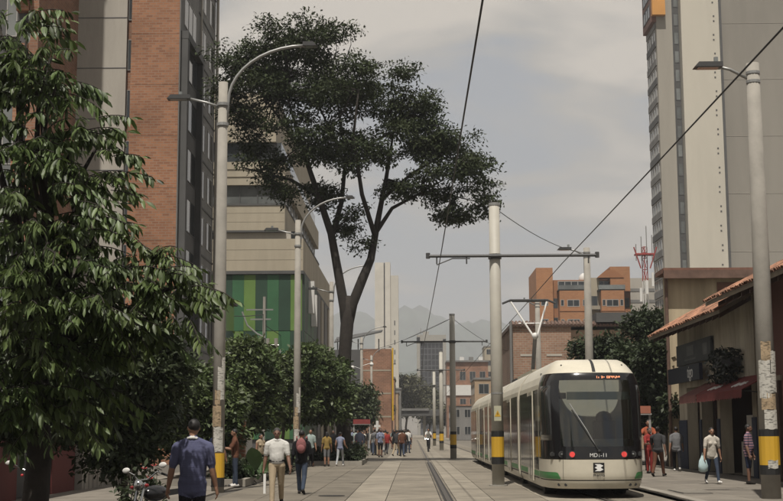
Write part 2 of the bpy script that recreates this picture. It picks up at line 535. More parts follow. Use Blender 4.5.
# left wing standing forward of the pale column: casts its shade on it
MB().box(-5.62, -5.2, -6.5, 9, 0, H + 11).build('wing_wall', M_brick_n, bt)
MB().box(-8.2, -5.62, -6.2, 9, 0, H + 11).build('wing_core', M_dgrey, bt)
for k in range(10):
    MB().box(-6.2, -5.64, -6.62, -6.2, 2.1 + 2.62 * k, 3.2 + 2.62 * k).build('spandrel', M_brick, bt)
    window(bt, 'F', -6.75, -6.25, 1.0 + 2.62 * k, 3.0 + 2.62 * k, -6.21, M_winl, mull=0)
MB().box(-8.1, -7.75, -6.7, -6.2, 0, H + 11).build('corner_pier', M_yell, bt)
MB().box(-6.25, -5.5, -6.9, -6.15, 20.9, 21.5).build('ledge', M_brick, bt)
# street side: grey wall with recessed dark bay, windows, parapet
MB().box(0, 0.05, 0.02, 11.38, 0, H).build('side_wall', M_greyf, bt)
MB().box(0.05, 0.40, 0.25, 0.75, 0, 21.2).build('side_fin', M_dgrey, bt)
MB().box(0.05, 0.40, 4.9, 5.3, 0, 21.2).build('side_fin', M_dgrey, bt)
MB().box(0.05, 0.42, 0.24, 5.32, 21.2, 21.6).build('bay_cap', M_dgrey, bt)
MB().box(0.05, 0.10, 0.75, 4.9, 0, 21.2).build('bay_back', M_dgrey, bt)
for k in range(10):
    z = 1.2 + 2.62 * k
    if z < 20.5:
        window(bt, 'R', 1.0, 4.7, z, z + 1.75, 0.10, M_win, M_dgrey, mull=2)
    else:
        window(bt, 'R', 1.0, 4.7, z, z + 1.6, 0.05, M_win, M_frame, mull=2)
    window(bt, 'R', 6.0, 8.0, z, z + 1.6, 0.05, M_win, M_frame, mull=1)
    window(bt, 'R', 9.0, 10.7, z, z + 1.6, 0.05, M_win, M_frame, mull=1)
    MB().box(0.05, 0.09, 5.4, 11.3, z + 2.05, z + 2.15).build('storey_band', M_dgrey, bt)
MB().tube([(0.16, 5.7, 0), (0.16, 5.7, H)], 0.06, 6).build('drain_pipe', M_pale, bt)
MB().tube([(0.20, 11.2, 0), (0.20, 11.2, H)], 0.09, 6).build('drain_pipe', M_pale, bt)
MB().box(-2.5, 0.55, -0.15, 11.9, H, H + 0.35).build('parapet', M_dgrey, bt)
MB().box(-8.2, -5.15, -6.7, 9.3, H + 11, H + 11.35).build('parapet', M_dgrey, bt)

# ---- office block with green panels (100 m off)
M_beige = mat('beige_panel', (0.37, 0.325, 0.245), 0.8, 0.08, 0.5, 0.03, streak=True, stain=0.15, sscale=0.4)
M_beige_d = mat('beige_shade_trim', (0.30, 0.265, 0.205), 0.8, 0.08, 0.5, 0.03, streak=True)  # side wall's shade put into the beige; also used for plain trim
GREENS = [mat('panel_green_lime', (0.115, 0.205, 0.045), 0.55, 0.12, 0.6, stain=0.2), mat('panel_green_mid', (0.032, 0.115, 0.048), 0.55, 0.12, 0.6, stain=0.2),
          mat('panel_green_dark', (0.018, 0.052, 0.030), 0.55, 0.12, 0.6, stain=0.2)]
gb = thing('office_block', 'beige office block with lime and dark green panel front', 'building', (-8.45, 100, 0))
MB().box(-14, 0, 0.3, 38, 0, 13.7).build('core_wall', M_dgrey, gb)
MB().box(-14, 0.0, 0.0, 38.4, 13.95, 16.45).build('floor_band', M_beige, gb)
MB().box(-14, 0.05, -0.05, 38.5, 13.70, 13.95).build('band_edge', M_dgrey, gb)
MB().box(-14, -0.4, 0.5, 37.5, 16.45, 17.1).build('window_band', M_win, gb)
MB().box(-6.2, -1.0, 0.45, 0.5, 16.5, 17.1).build('blind', M_pale, gb)
MB().box(-14, -1.45, 0.05, 37, 17.1, 19.1).build('floor_band', M_beige, gb)
MB().box(-14, -1.40, 0.0, 37.1, 17.0, 17.14).build('band_edge', M_dgrey, gb)
MB().box(-14, -1.40, 0.0, 37.1, 19.1, 19.25).build('band_edge', M_dgrey, gb)
MB().box(-14, -1.8, 0.5, 36, 19.25, 20.75).build('window_band', M_winl, gb)
MB().box(-14, -1.45, 0.1, 36.5, 20.75, 22.6).build('floor_band', M_beige, gb)
MB().box(-14, -1.8, 0.5, 36, 22.6, 24.2).build('window_band', M_win, gb)
MB().box(-14, -2.2, 0.1, 35, 24.2, 28.2).build('floor_band', M_beige, gb)
for k in range(14):
    MB().box(-1.83, -1.74, 1.0 + 2.6 * k, 1.35 + 2.6 * k, 19.25, 20.75).build('mullion', M_frame, gb)
for k in range(9):
    MB().box(-13.5 + 1.4 * k, -13.42 + 1.4 * k, 0.42, 0.5, 19.25, 20.75).build('mullion', M_dgrey, gb)
    MB().box(-13.5 + 1.4 * k, -13.42 + 1.4 * k, 0.42, 0.5, 22.6, 24.2).build('mullion', M_dgrey, gb)
for zz in (14.8, 15.6, 17.8, 18.5, 21.4, 22.0):
    MB().box(-13.9, -1.5 if zz > 17 else -0.05, -0.012 if zz < 17 else 0.04, 0.08 if zz < 17 else 0.12, zz, zz + 0.02).build('panel_joint', M_beige_d, gb)
top = [0, 2, 1, 0, 2, 1, 0, 2, 1]
patt = [[1, 0, 2, 1, 0, 2, 1, 2, 0], [0, 2, 1, 0, 2, 1, 0, 1, 2], [2, 1, 0, 2, 0, 1, 2, 0, 1]]
for r_, (z0, z1) in enumerate(((9.3, 13.66), (5.2, 9.26), (1.0, 5.16))):
    for k in range(9):
        x1 = -0.08 - (8 - k) * 0.905
        if x1 - 0.89 < -13.9: continue
        MB().box(x1 - 0.895, x1, 0.16, 0.30, z0, z1).build('green_panel', GREENS[patt[r_][k]], gb)
    for k in range(7):
        y0 = 0.35 + k * 1.9
        MB().box(0.0, 0.09, y0, y0 + 1.86, z0, z1).build('green_panel', GREENS[[2, 2, 1, 2, 1, 2, 2][(k + r_) % 7]], gb)
for k in range(5):
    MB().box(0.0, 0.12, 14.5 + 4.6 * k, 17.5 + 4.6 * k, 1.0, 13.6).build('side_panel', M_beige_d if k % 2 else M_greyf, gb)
wm = mat('white_frame', (0.62, 0.61, 0.58), 0.6, 0.05, 2)
for (y0, z0) in ((4.2, 11.0), (7.2, 10.2)):
    MB().box(0.1, 0.55, y0, y0 + 0.7, z0, z0 + 2.6).build('air_duct', wm, gb)
MB().box(-9, -3, 8, 30, 28.2, 29.6).build('roof_house', M_beige_d, gb)

# ---- white podium wall in front of it
pd = thing('podium_building', 'low white walled building with dark window strip behind the small trees', 'building', (-10.3, 78, 0))
MB().box(-9, 0, 0, 6, 0, 6.75).build('wall', mat('white_wall', (0.5, 0.48, 0.43), 0.9, 0.09, 0.5, streak=True), pd)
MB().box(-9, 0.12, -0.12, 6.1, 6.75, 7.0).build('cornice', M_greyf, pd)
MB().box(-9, -1.2, 0.6, 5.5, 7.0, 9.6).build('upper_glazing', M_win, pd)
for k in range(6):
    MB().box(-8.8 + 1.4 * k, -8.7 + 1.4 * k, 0.5, 0.6, 7.0, 9.6).build('mullion', M_frame, pd)
MB().box(-9, -1.0, 0.3, 5.8, 9.6, 9.9).build('roof', M_dgrey, pd)

# ---- street-level shop on the left, in the shade of the trees
M_red = mat('dark_red_paint', (0.11, 0.02, 0.018), 0.75, 0.2, 1.0, streak=True)
M_shut = mat('grey_shutter', (0.30, 0.275, 0.24), 0.7, 0.12, 1.0, streak=True)
sh = thing('shaded_shop', 'dark red shopfront with grey shutter under the big-leaved tree', 'shop', (-9.0, 20, 0))
MB().box(-5, -0.35, 0, 21.5, 0, 3.9).build('wall', M_dgrey, sh)
for (y0, y1) in ((3.0, 9.8), (12.7, 14.9)):
    MB().box(-0.35, 0, y0, y1, 0, 3.7).build('red_pier', M_red, sh)
MB().box(-0.40, -0.30, 9.8, 12.7, 0.9, 2.7).build('doorway', M_seam, sh)
MB().box(-0.30, -0.22, 10.5, 11.0, 1.2, 1.9).build('lit_patch', wm, sh)  # white panel stands for a curtain-like patch of light in the doorway
for k in range(22):
    MB().box(-0.30, 0.15 + 0.02 * (k % 2), 15.1 + 0.24 * k, 15.325 + 0.24 * k, 0.0, 3.4).build('shutter_slat', M_shut, sh)
MB().box(-0.3, 0.2, 0, 21.5, 3.7, 4.1).build('fascia', M_greyf, sh)

# ---- far left side of the street
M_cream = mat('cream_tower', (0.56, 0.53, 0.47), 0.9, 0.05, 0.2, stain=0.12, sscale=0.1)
wt = thing('white_tower', 'slim pale blank-walled tower with dark vertical slot far down the street', 'building', (-9.9, 320, 0))
MB().box(0.7, 2.9, 0, 6, 0, 43.2).build('tower_slab', M_cream, wt)
MB().box(2.9, 3.2, 0.5, 6, 0, 43.2).build('slot', M_seam, wt)
MB().box(3.2, 4.5, 0, 6, 0, 43.3).build('tower_slab', M_cream, wt)
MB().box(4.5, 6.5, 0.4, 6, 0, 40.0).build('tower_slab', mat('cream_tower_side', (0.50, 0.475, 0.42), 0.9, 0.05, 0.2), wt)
for k in range(5):
    window(wt, 'F', 5.4, 5.7, 18 + 2.4 * k, 19.2 + 2.4 * k, 0.4, mull=0)
bb = thing('brick_block', 'orange brick block with yellow corner pipe and dark roof awning', 'building', (-8.6, 170, 0))
MB().box(-4, 1.8, 0, 14, 0, 12.2).build('wall', M_dgrey, bb)
MB().box(1.8, 5.8, 0.3, 14, 0, 12.3).build('brick_wall', M_brick_far, bb)
MB().tube([(6.0, 0.1, 3), (6.0, 0.1, 12.4)], 0.11, 8).build('yellow_pipe', mat('yellow_paint', (0.60, 0.36, 0.02), 0.5, 0.1, 2), bb)
MB().add([(-1.6, -0.4, 13.2), (4.6, -0.4, 14.6), (4.6, 5, 15.2), (-1.6, 5, 14.2), (-1.6, -0.4, 13.05), (4.6, -0.4, 14.4), (4.6, 5, 15.0), (-1.6, 5, 14.0)],
         [(0, 1, 2, 3), (4, 7, 6, 5), (0, 4, 5, 1), (1, 5, 6, 2), (2, 6, 7, 3), (3, 7, 4, 0)]).build('roof_awning', M_dgrey, bb)
for xx in (-1.2, 1.5, 4.2):
    MB().tube([(xx, 0.2, 12.2), (xx, 0.2, 13.6)], 0.08, 6).build('awning_post', M_dgrey, bb)
for k in range(3):
    window(bb, 'F', -3.6, -1.2, 2.5 + 3 * k, 4.3 + 3 * k, 0.0, mull=1)
    MB().box(1.8, 5.79, 0.28, 0.31, 3.4 + 3 * k, 3.6 + 3 * k).build('storey_band', M_beige_d, bb)
def house(label, x, y, w_, d_, h, m, rows, cols, rm=None, wm_=None, side=None, parapet=True):
    t = thing('street_house', label, 'building', (x, y, 0))
    MB().box(0, w_, 0, d_, 0, h).build('wall', m, t)
    if parapet: MB().box(-0.12, w_ + 0.12, -0.12, d_ + 0.12, h, h + 0.3).build('roof', rm or M_greyf, t)
    fh = h / rows
    for r_ in range(rows):
        for c in range(cols):
            a = w_ * (c + 0.22) / cols; b = w_ * (c + 0.78) / cols
            window(t, 'F', a, b, r_ * fh + fh * 0.32, r_ * fh + fh * 0.80, 0, wm_ or M_win, mull=1)
        if side:
            for c in range(max(2, int(d_ / 3.5))):
                a = d_ * (c + 0.22) / max(2, int(d_ / 3.5)); b = d_ * (c + 0.78) / max(2, int(d_ / 3.5))
                window(t, side, a, b, r_ * fh + fh * 0.32, r_ * fh + fh * 0.80, w_ if side == 'R' else 0, wm_ or M_win, mull=1)
    return t
M_ochre = mat('ochre_wall', (0.36, 0.26, 0.17), 0.9, 0.1, 0.5)
M_salmon = mat('salmon_wall', (0.36, 0.22, 0.15), 0.9, 0.1, 0.5)
house('salmon rendered house beyond the brick block, on its street side', -11.5, 200, 8.7, 14, 9.6, M_salmon, 3, 3, side='R')
house('ochre house with flat roof further down the left side', -12, 232, 9.4, 16, 8.4, M_ochre, 3, 3, side='R')
house('grey house last in the left-hand row before the park trees', -12, 262, 9.6, 16, 10.0, M_greyf, 3, 3, side='R')
house('pale house between the office block and the brick block', -15, 142, 6.4, 22, 9.5, M_pale, 3, 2, side='R')

# elevated station at the end of the street, glass tower, brick houses
M_conc = mat('concrete', (0.30, 0.285, 0.25), 0.85, 0.1, 1.5, 0.05)
st = thing('viaduct', 'dark elevated walkway crossing the far end of the street', 'bridge', (-9, 285, 0))
MB().box(-14, 15.5, 0, 8, 5.0, 6.3).build('deck', M_dgrey, st)
MB().box(-14, 12.5, -0.3, 0, 6.1, 6.6).build('parapet', M_greyf, st)
for xx in (-8, 0, 5.5, 11.5):
    MB().box(xx - 0.3, xx + 0.3, 2, 3, 0, 5.0).build('pier', M_conc, st)
M_gtw = mat('tower_glass', (0.014, 0.014, 0.016), 0.6, 0.3, 0.3, spec=0.08, rnd=0.5)
gt = thing('glass_tower', 'distant dark glass office tower framed by pale concrete edges', 'building', (2.2, 650, 0))
MB().box(0, 1.6, 0, 16, 0, 48.5).build('edge_wall', M_conc, gt)
MB().box(13.0, 14.6, 0, 16, 0, 47.5).build('edge_wall', M_conc, gt)
MB().box(0, 14.6, 0, 16, 45.9, 49.6).build('crown_band', M_conc, gt)
MB().box(1.6, 13.0, 0.8, 15, 0, 45.9).build('glass_core', M_seam, gt)
for r_ in range(15):
    for c in range(6):
        window(gt, 'F', 1.7 + 1.88 * c, 3.5 + 1.88 * c, 3.0 + 2.85 * r_, 5.6 + 2.85 * r_, 0.8, M_gtw, M_seam, 0.12, 0, 0.1)
MB().box(3, 6, 3, 8, 49.6, 51.5).build('lift_house', M_conc, gt)
MB().tube([(2.0, 1, 49.6), (2.0, 1, 53)], 0.15, 6).build('antenna', M_conc, gt)

hb = thing('terraced_house', 'far brick house with white storey band right of the glass tower', 'building', (8.6, 330, 0))
MB().box(0, 10.5, 0, 12, 0, 19.0).build('wall', M_brick_far, hb)
MB().box(-0.1, 10.6, -0.25, 0, 10.6, 13.2).build('white_band', wm, hb)
MB().box(-0.1, 10.6, -0.5, 12, 19.0, 19.4).build('roof', M_greyf, hb)
for c in range(4):
    window(hb, 'F', 0.8 + 2.5 * c, 2.3 + 2.5 * c, 14.4, 16.6, 0.0, mull=1)
    window(hb, 'F', 0.8 + 2.5 * c, 2.3 + 2.5 * c, 7.8, 9.8, 0.0, mull=1)
    MB().box(1 + 2.4 * c, 2.1 + 2.4 * c, 2, 4, 19.4, 20.4).build('water_tank', wm if c % 2 else M_greyf, hb)
house('small grey house under the far brick house, beside the tram', 7.0, 240, 8, 14, 6.2, M_greyf, 2, 4, M_brick_far, side='L')
house('brown flat-roofed house half hidden by the tram tail', 9.0, 190, 8, 12, 9.0, M_ochre, 3, 3, M_greyf, side='L')
house('tall beige apartment house peeking beside the second mast', 21.0, 380, 8, 12, 26.0, M_beige, 8, 3, M_greyf)
# roofs climbing the hill far behind: a town too small to tell apart
town = MB()
M_town = [mat('town_brick', (0.28, 0.15, 0.10), 0.9, 0.2, 0.05), mat('town_white', (0.42, 0.40, 0.37), 0.9, 0.2, 0.05), mat('town_grey', (0.2, 0.19, 0.18), 0.9, 0.2, 0.05)]
for k in range(420):
    yy = random.uniform(700, 1600); xx = random.uniform(-0.32, 0.32) * yy
    if xx < 25 and xx > -5 and yy < 900: continue
    ww = random.uniform(8, 22); hh = random.uniform(6, 18)
    town.box(xx, xx + ww, yy, yy + ww, -1, hh, random.randrange(3))
tw = town.build('far_town', M_town); struct(tw, 'stuff'); tw['label'] = 'mass of distant city houses at the foot of the hills'; tw['category'] = 'houses'

# ---- right side: orange apartments, white block, brick building, mast, residential tower
M_orange = mat('orange_render', (0.40, 0.190, 0.088), 0.9, 0.09, 0.4, kind='brick', col2=(0.34, 0.155, 0.072), mortar=(0.36, 0.2, 0.11), bw=0.5, bh=0.22, msize=0.02)
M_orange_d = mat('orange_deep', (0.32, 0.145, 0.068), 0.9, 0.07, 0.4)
ap = thing('orange_apartments', 'orange apartment building with twin blocks and dark balconies behind the brick wall', 'building', (20.2, 210, 0))
MB().box(0, 2.7, 0.5, 14, 0, 27.9).build('stair_block', M_orange, ap)
MB().box(3.6, 8.0, -0.8, 14, 0, 24.0).build('front_block', M_orange, ap)
MB().box(10.3, 14.0, -0.8, 14, 0, 24.0).build('front_block', M_orange, ap)
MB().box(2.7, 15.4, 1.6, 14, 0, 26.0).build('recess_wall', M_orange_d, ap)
MB().box(12.0, 15.2, 0.3, 14, 24.0, 28.0).build('roof_block', M_orange, ap)
MB().box(8.0, 10.3, 1.2, 1.6, 0, 26.3).build('pale_wall', M_beige, ap)
for x0, x1 in ((3.4, 8.2), (9.9, 14.2)):
    MB().box(x0, x1, -0.6, 1.5, 24.02, 24.2).build('terrace', M_dgrey, ap)
    window(ap, 'F', x0 + 0.2, x1 - 0.2, 24.2, 25.8, 1.5, M_win, M_frame, 0.12, 3, 0.12)
    MB().box(x0, x1, -0.8, -0.65, 24.2, 24.9).build('glass_rail', M_winl, ap)
MB().prism([(9.9 + 4.3 * i / 10, 26.2 + 1.3 * math.sin(math.pi * i / 10)) for i in range(11)], 0.2, 3, 'Y').build('arched_gable', M_orange_d, ap)
for r_ in range(7):
    z = 2.5 + 3.15 * r_
    for x0 in (5.5, 11.8):
        window(ap, 'F', x0 - 0.7, x0 + 1.3, z, z + 1.15, -0.8, M_win, M_frame, 0.1, 1)
    window(ap, 'F', 0.7, 1.9, z + 0.3, z + 1.3, 0.5, M_win, M_frame, 0.1, 0)
    for x0 in (3.75, 7.3, 10.45, 13.3):
        window(ap, 'F', x0, x0 + 0.55, z + 0.1, z + 1.15, -0.8, M_win, M_frame, 0.08, 0)
    MB().box(3.55, 8.05, -0.87, -0.78, z - 0.75, z - 0.63).build('storey_band', M_orange_d, ap)
    MB().box(10.25, 14.05, -0.87, -0.78, z - 0.75, z - 0.63).build('storey_band', M_orange_d, ap)
    window(ap, 'F', 8.3, 10.0, z, z + 1.9, 1.2, M_win, M_dgrey, 0.12, 1)
    window(ap, 'F', 2.75, 3.55, z, z + 1.6, 1.6, M_win, M_dgrey, 0.1, 0)
    window(ap, 'F', 14.2, 15.2, z, z + 1.6, 1.6, M_win, M_dgrey, 0.1, 0)
    MB().box(8.05, 10.25, 0.3, 1.2, z - 0.35, z + 0.25).build('balcony', M_beige_d, ap)
MB().ball((8.6, 6, 26.6), (1.0, 1.0, 1.1)).build('water_tank', wm, ap, True)

wb = thing('white_block', 'pale horizontal-banded block behind the red and white mast', 'building', (35.8, 230, 0))
MB().box(0, 9, 0, 12, 0, 28.4).build('wall', M_pale, wb)
for k in range(12):
    MB().box(-0.05, 9.05, -0.06, 0.05, 4 + 2.0 * k, 4.55 + 2.0 * k).build('storey_band', M_greyf, wb)

lb = thing('brick_workshop', 'low old brick building with tile coping behind the tram', 'building', (8.5, 110, 0))
MB().box(0, 4.9, 0, 16, 0, 10.3).build('wall', M_brick_old, lb)
MB().box(4.9, 10.8, 0.25, 16, 0, 10.0).build('rendered_wall', mat('patchy_render', (0.33, 0.23, 0.155), 0.9, 0.25, 0.7, 0.1), lb)
M_tile_d = mat('tile_dark', (0.13, 0.08, 0.06), 0.9, 0.3, 2.0)
M_tile = mat('clay_tile', (0.27, 0.135, 0.082), 0.9, 0.4, 5.0, 0.2, rnd=0.6)
for k in range(36):
    x0 = -0.1 + 0.305 * k
    MB().tube([(x0 + 0.15, -0.25, 10.36), (x0 + 0.15, 1.0, 10.75)], 0.15, 6).build('coping_tile', M_tile_d, lb)
MB().box(-0.15, 10.9, 0.6, 16, 10.3, 10.6).build('roof', M_tile_d, lb)
MB().box(7.0, 10.9, -0.6, 2, 10.6, 11.4).build('roof_shed', M_dgrey, lb)
for k in range(3):
    for c in range(2):
        MB().box(0.6 + 2.2 * c, 1.9 + 2.2 * c, -0.04, 0.02, 3.6 + 2.1 * k, 3.75 + 2.1 * k).build('lintel', M_pale, lb)
MB().prism([(5.4, 0.0), (9.5, 0.0), (9.5, 8.3), (7.4, 7.9), (5.4, 6.8)], -1.2, 0.2, 'Y').build('side_shed', M_brick_far, lb)
MB().tube([(-0.2, -0.3, 0), (-0.2, -0.3, 10.7)], 0.12, 8).build('corner_pipe', M_greyf, lb)

# telecom mast: lattice of legs and braces in red and white lengths
M_mred = mat('mast_red', (0.30, 0.045, 0.04), 0.6, 0.15, 2)
ms = thing('telecom_mast', 'red and white lattice telecom mast with antennas', 'mast', (30.6, 170, 0))
for k in range(9):
    z0, z1 = 3.0 * k, 3.0 * (k + 1)
    if k == 8: z1 = 25.5
    m = wm if k in (2, 3, 5, 6) and k != 5 or k == 6 else M_mred
    m = {4: M_mred, 5: wm, 6: wm}.get(k, M_mred)
    b = MB()
    r0 = 0.38
    P3 = [(r0 * math.cos(a), r0 * math.sin(a)) for a in (0.3, 2.4, 4.5)]
    for (px, py) in P3: b.tube([(px, py, z0), (px, py, z1)], 0.06, 6)
    for i in range(3):
        a, c = P3[i], P3[(i + 1) % 3]
        for q in range(2):
            za = z0 + (z1 - z0) * q / 2; zb = z0 + (z1 - z0) * (q + 1) / 2
            b.tube([(a[0], a[1], za), (c[0], c[1], zb)], 0.035, 4)
            b.tube([(a[0], a[1], zb), (c[0], c[1], zb)], 0.035, 4)
    b.build('mast_section', m, ms)
MB().box(-1.25, 1.25, -0.7, 0.7, 24.4, 24.6).build('platform', M_mred, ms)
for i, (ax, h) in enumerate(((-1.2, 1.2), (-0.5, 2.2), (0.2, 3.6), (0.9, 2.4), (1.3, 1.4))):
    MB().tube([(ax, -0.6, 23.6), (ax, -0.6, 24.6 + h)], 0.06, 5).build('antenna', M_greyf, ms)
for ax in (-1.5, 1.5):
    MB().tube([(ax * 0.4, -0.5, 22.6), (ax, -0.7, 25.4)], 0.09, 5).build('strut', M_mred, ms)
for i in range(3):
    MB().box(-0.9 + 0.8 * i, -0.6 + 0.8 * i, -0.9, -0.7, 18.2 + i, 20.0 + i).build('panel_antenna', wm, ms)

# residential tower, 185 m off
M_tw = mat('tower_beige', (0.33, 0.305, 0.26), 0.9, 0.05, 0.15, streak=True, stain=0.15, sscale=0.12)
M_tw2 = mat('tower_white', (0.52, 0.485, 0.41), 0.9, 0.04, 0.15, streak=True, stain=0.12, sscale=0.12)
M_tw3 = mat('tower_grey_beige', (0.265, 0.245, 0.21), 0.9, 0.06, 0.15, streak=True, stain=0.18, sscale=0.1)
rt = thing('residential_tower', 'high-rise tower with white slab and beige blank walls at the street corner', 'building', (36.1, 185, 0))
HT = 78
MB().box(0, 2.3, 0, 8.0, 0, HT).build('corner_wall', M_tw, rt)
MB().box(2.3, 3.5, 1.2, 8.0, 0, HT).build('slot_wall', M_dgrey, rt)
MB().box(3.5, 9.0, -0.6, 8.0, 0, HT).build('white_slab', M_tw2, rt)
MB().box(9.0, 24, 0.3, 20, 0, HT).build('blank_wall', M_tw3, rt)
MB().box(8.9, 9.42, -0.5, 0.35, 0, HT).build('shadow_gap', M_dgrey, rt)
for k in range(27):
    z = 1.5 + 2.82 * k
    MB().box(9.42, 23.95, 0.27, 0.34, z, z + 0.07).build('panel_joint', M_tw, rt) if k % 3 == 0 else None
    window(rt, 'F', 2.75, 3.45, z, z + 1.9, 1.2, M_winl, M_dgrey, 0.08, 0)
    for d_ in (0.0, 0.75):
        MB().box(8.05 + 0.1 * (k % 2), 8.27 + 0.1 * (k % 2), -0.64, -0.58, z + d_, z + d_ + 0.22).build('vent', M_dgrey, rt)
    MB().box(-0.16, 0.0, 0.5, 7.6, z - 0.5, z + 0.45).build('balcony_front', M_greyf if k % 2 else M_dgrey, rt)
    window(rt, 'L', 0.9, 4.1, z + 0.5, z + 2.15, 0.0, M_winl, M_frame, 0.12, 1, 0.1)
    window(rt, 'L', 4.4, 7.5, z + 0.5, z + 2.15, 0.0, M_winl, M_frame, 0.12, 1, 0.1)
MB().box(-0.7, 1.2, -0.9, 0.0, 61.8, 74).build('orange_bay', mat('orange_cladding', (0.55, 0.26, 0.06), 0.7, 0.08, 0.5), rt)
MB().box(-0.7, 0.0, 0.0, 7.0, 61.0, 74).build('brown_bay', mat('brown_cladding', (0.16, 0.07, 0.045), 0.7, 0.08, 0.5), rt)
for k in range(4):
    window(rt, 'L', 1, 6.2, 62 + 2.82 * k, 64 + 2.82 * k, -0.7, M_winl, M_dgrey, 0.1, 2, 0.1)

# ---- old tiled corner shop on the right and its neighbours
M_lime = mat('limewash', (0.44, 0.39, 0.305), 0.95, 0.25, 0.8, 0.1, streak=True, stain=0.45, sscale=0.7)
M_navy = mat('navy_paint', (0.022, 0.032, 0.065), 0.7, 0.2, 1.5, streak=True)
M_wood = mat('dark_wood', (0.06, 0.032, 0.022), 0.8, 0.25, 2.0, streak=True)
M_under = mat('eave_boards', (0.20, 0.165, 0.125), 0.9, 0.2, 1.5)
M_sign = mat('sign_navy', (0.010, 0.014, 0.035), 0.5, 0.1, 1)
M_white = mat('white_lettering', (0.75, 0.75, 0.73), 0.6, 0.02, 1)
_tile = None
def tile_mesh():
    global _tile
    if _tile is None:
        b = MB(); n = 5
        for j, (yy, rr) in enumerate(((0.0, 0.105), (0.44, 0.088))):
            for i in range(n + 1):
                a = math.pi * i / n
                b.v.append((rr * math.cos(a), yy, rr * 0.75 * math.sin(a)))
            for i in range(n + 1):
                a = math.pi * i / n
                b.v.append(((rr - 0.018) * math.cos(a), yy, (rr * 0.75 - 0.018) * math.sin(a)))
        q = n + 1
        for i in range(n):
            b.f += [(i, i + 1, 2 * q + i + 1, 2 * q + i), (q + i, 3 * q + i, 3 * q + i + 1, q + i + 1), (i, q + i, q + i + 1, i + 1)]
        b.m = [0] * len(b.f)
        _tile = b.mesh('roof_tile', M_tile)
    return _tile
def tiled_eave(t, x_e, z_e, y0, y1, pitch, rows, width=0.21, run=3.4, thick=0.12):
    """roof slope rising towards +X from the eave at x_e, running along y0..y1"""
    c, s = math.cos(pitch), math.sin(pitch)
    b = MB()
    b.add([(x_e, y0, z_e - thick), (x_e, y1, z_e - thick), (x_e + run * c, y1, z_e + run * s - thick), (x_e + run * c, y0, z_e + run * s - thick),
           (x_e, y0, z_e), (x_e, y1, z_e), (x_e + run * c, y1, z_e + run * s), (x_e + run * c, y0, z_e + run * s)],
          [(0, 3, 2, 1), (4, 5, 6, 7), (0, 1, 5, 4), (1, 2, 6, 5), (2, 3, 7, 6), (3, 0, 4, 7)])
    roof = b.build('roof', M_under, t)
    n = int((y1 - y0) / width)
    base = Matrix(((0, c, -s, 0), (1, 0, 0, 0), (0, s, c, 0), (0, 0, 0, 1)))   # tile local x -> along the eave, y -> up the slope, z -> out
    for i in range(n):
        for r_ in range(rows):
            o = link('roof_tile', tile_mesh(), roof)
            u = -0.09 + 0.36 * r_ + random.uniform(-0.02, 0.02)
            p = Vector((x_e + u * c - s * (0.004 + 0.012 * r_ % 0.03), y0 + width * (i + 0.5) + random.uniform(-0.012, 0.012), z_e + u * s + 0.012 + random.uniform(0, 0.03)))
            o.matrix_local = Matrix.Translation(p) @ base @ Matrix.Rotation(R(random.uniform(-7, 7)), 4, 'Z') @ Matrix.Rotation(R(2.2 + random.uniform(-2, 2)), 4, 'X')
    # rows higher up, out of sight from the street, joined
    b = MB(); me = tile_mesh()
    vs = [v.co.copy() for v in me.vertices]; fs = [tuple(p.vertices) for p in me.polygons]
    for i in range(n):
        for r_ in range(rows, int(run / 0.36)):
            u = -0.09 + 0.36 * r_
            Mx = Matrix.Translation((x_e + u * c, y0 + width * (i + 0.5), z_e + u * s + 0.02)) @ base
            b.add([Mx @ v for v in vs], fs)
    o = b.build('upper_tiles', M_tile, roof); o['kind'] = 'stuff'
    # rafters under the overhang
    for k in range(int((y1 - y0) / 0.9)):
        yy = y0 + 0.3 + 0.9 * k
        MB().add([(x_e + 0.06, yy, z_e - 0.24), (x_e + 0.06, yy + 0.08, z_e - 0.24), (x_e + 1.3, yy + 0.08, z_e - 0.24 + 1.24 * s / c), (x_e + 1.3, yy, z_e - 0.24 + 1.24 * s / c),
                  (x_e + 0.06, yy, z_e - 0.125), (x_e + 0.06, yy + 0.08, z_e - 0.125), (x_e + 1.3, yy + 0.08, z_e - 0.125 + 1.24 * s / c), (x_e + 1.3, yy, z_e - 0.125 + 1.24 * s / c)],
                 [(0, 3, 2, 1), (4, 5, 6, 7), (0, 1, 5, 4), (1, 2, 6, 5), (2, 3, 7, 6), (3, 0, 4, 7)]).build('rafter', M_wood, roof)
    return roof

cs = thing('corner_shop', 'old corner shop with clay tile eave, navy dado and red awning', 'shop')
Z0 = 0.078
YF = 51.0
# facade with real openings: piers and wall over them
for (y0, y1) in ((39.6, 40.1), (44.3, 44.7), (47.1, 47.4), (49.6, YF)):
    MB().box(10.35, 10.75, y0, y1, Z0, 3.1).build('pier', M_lime, cs)
    MB().box(10.31, 10.35, y0 + 0.003, y1 - 0.003, Z0, 1.9).build('dado', M_navy, cs)
MB().box(10.35, 10.75, 39.6, YF, 3.1, 5.75).build('wall', M_lime, cs)
MB().box(10.75, 16, YF - 0.4, YF, Z0, 5.75).build('rear_wall', M_lime, cs)
MB().box(10.72, 16, 39.6, 40.0, Z0, 5.75).build('party_wall', M_lime, cs)
MB().box(13.6, 13.8, 40.0, YF - 0.4, Z0, 4.6).build('back_wall', M_wood, cs)
MB().box(10.75, 13.8, 40.0, YF - 0.4, 4.4, 4.55).build('ceiling', M_under, cs)
MB().box(10.75, 13.8, 40.0, YF - 0.4, Z0 - 0.02, Z0 + 0.02).build('shop_floor', M_pave_d, cs)
for (y0, y1) in ((40.3, 42.2),):
    MB().box(10.5, 11.15, y0, y1, Z0 + 0.02, 1.15).build('counter', M_pale, cs)
MB().box(11.0, 11.5, 42.6, 43.4, Z0 + 0.02, 2.0).build('fridge', wm, cs)
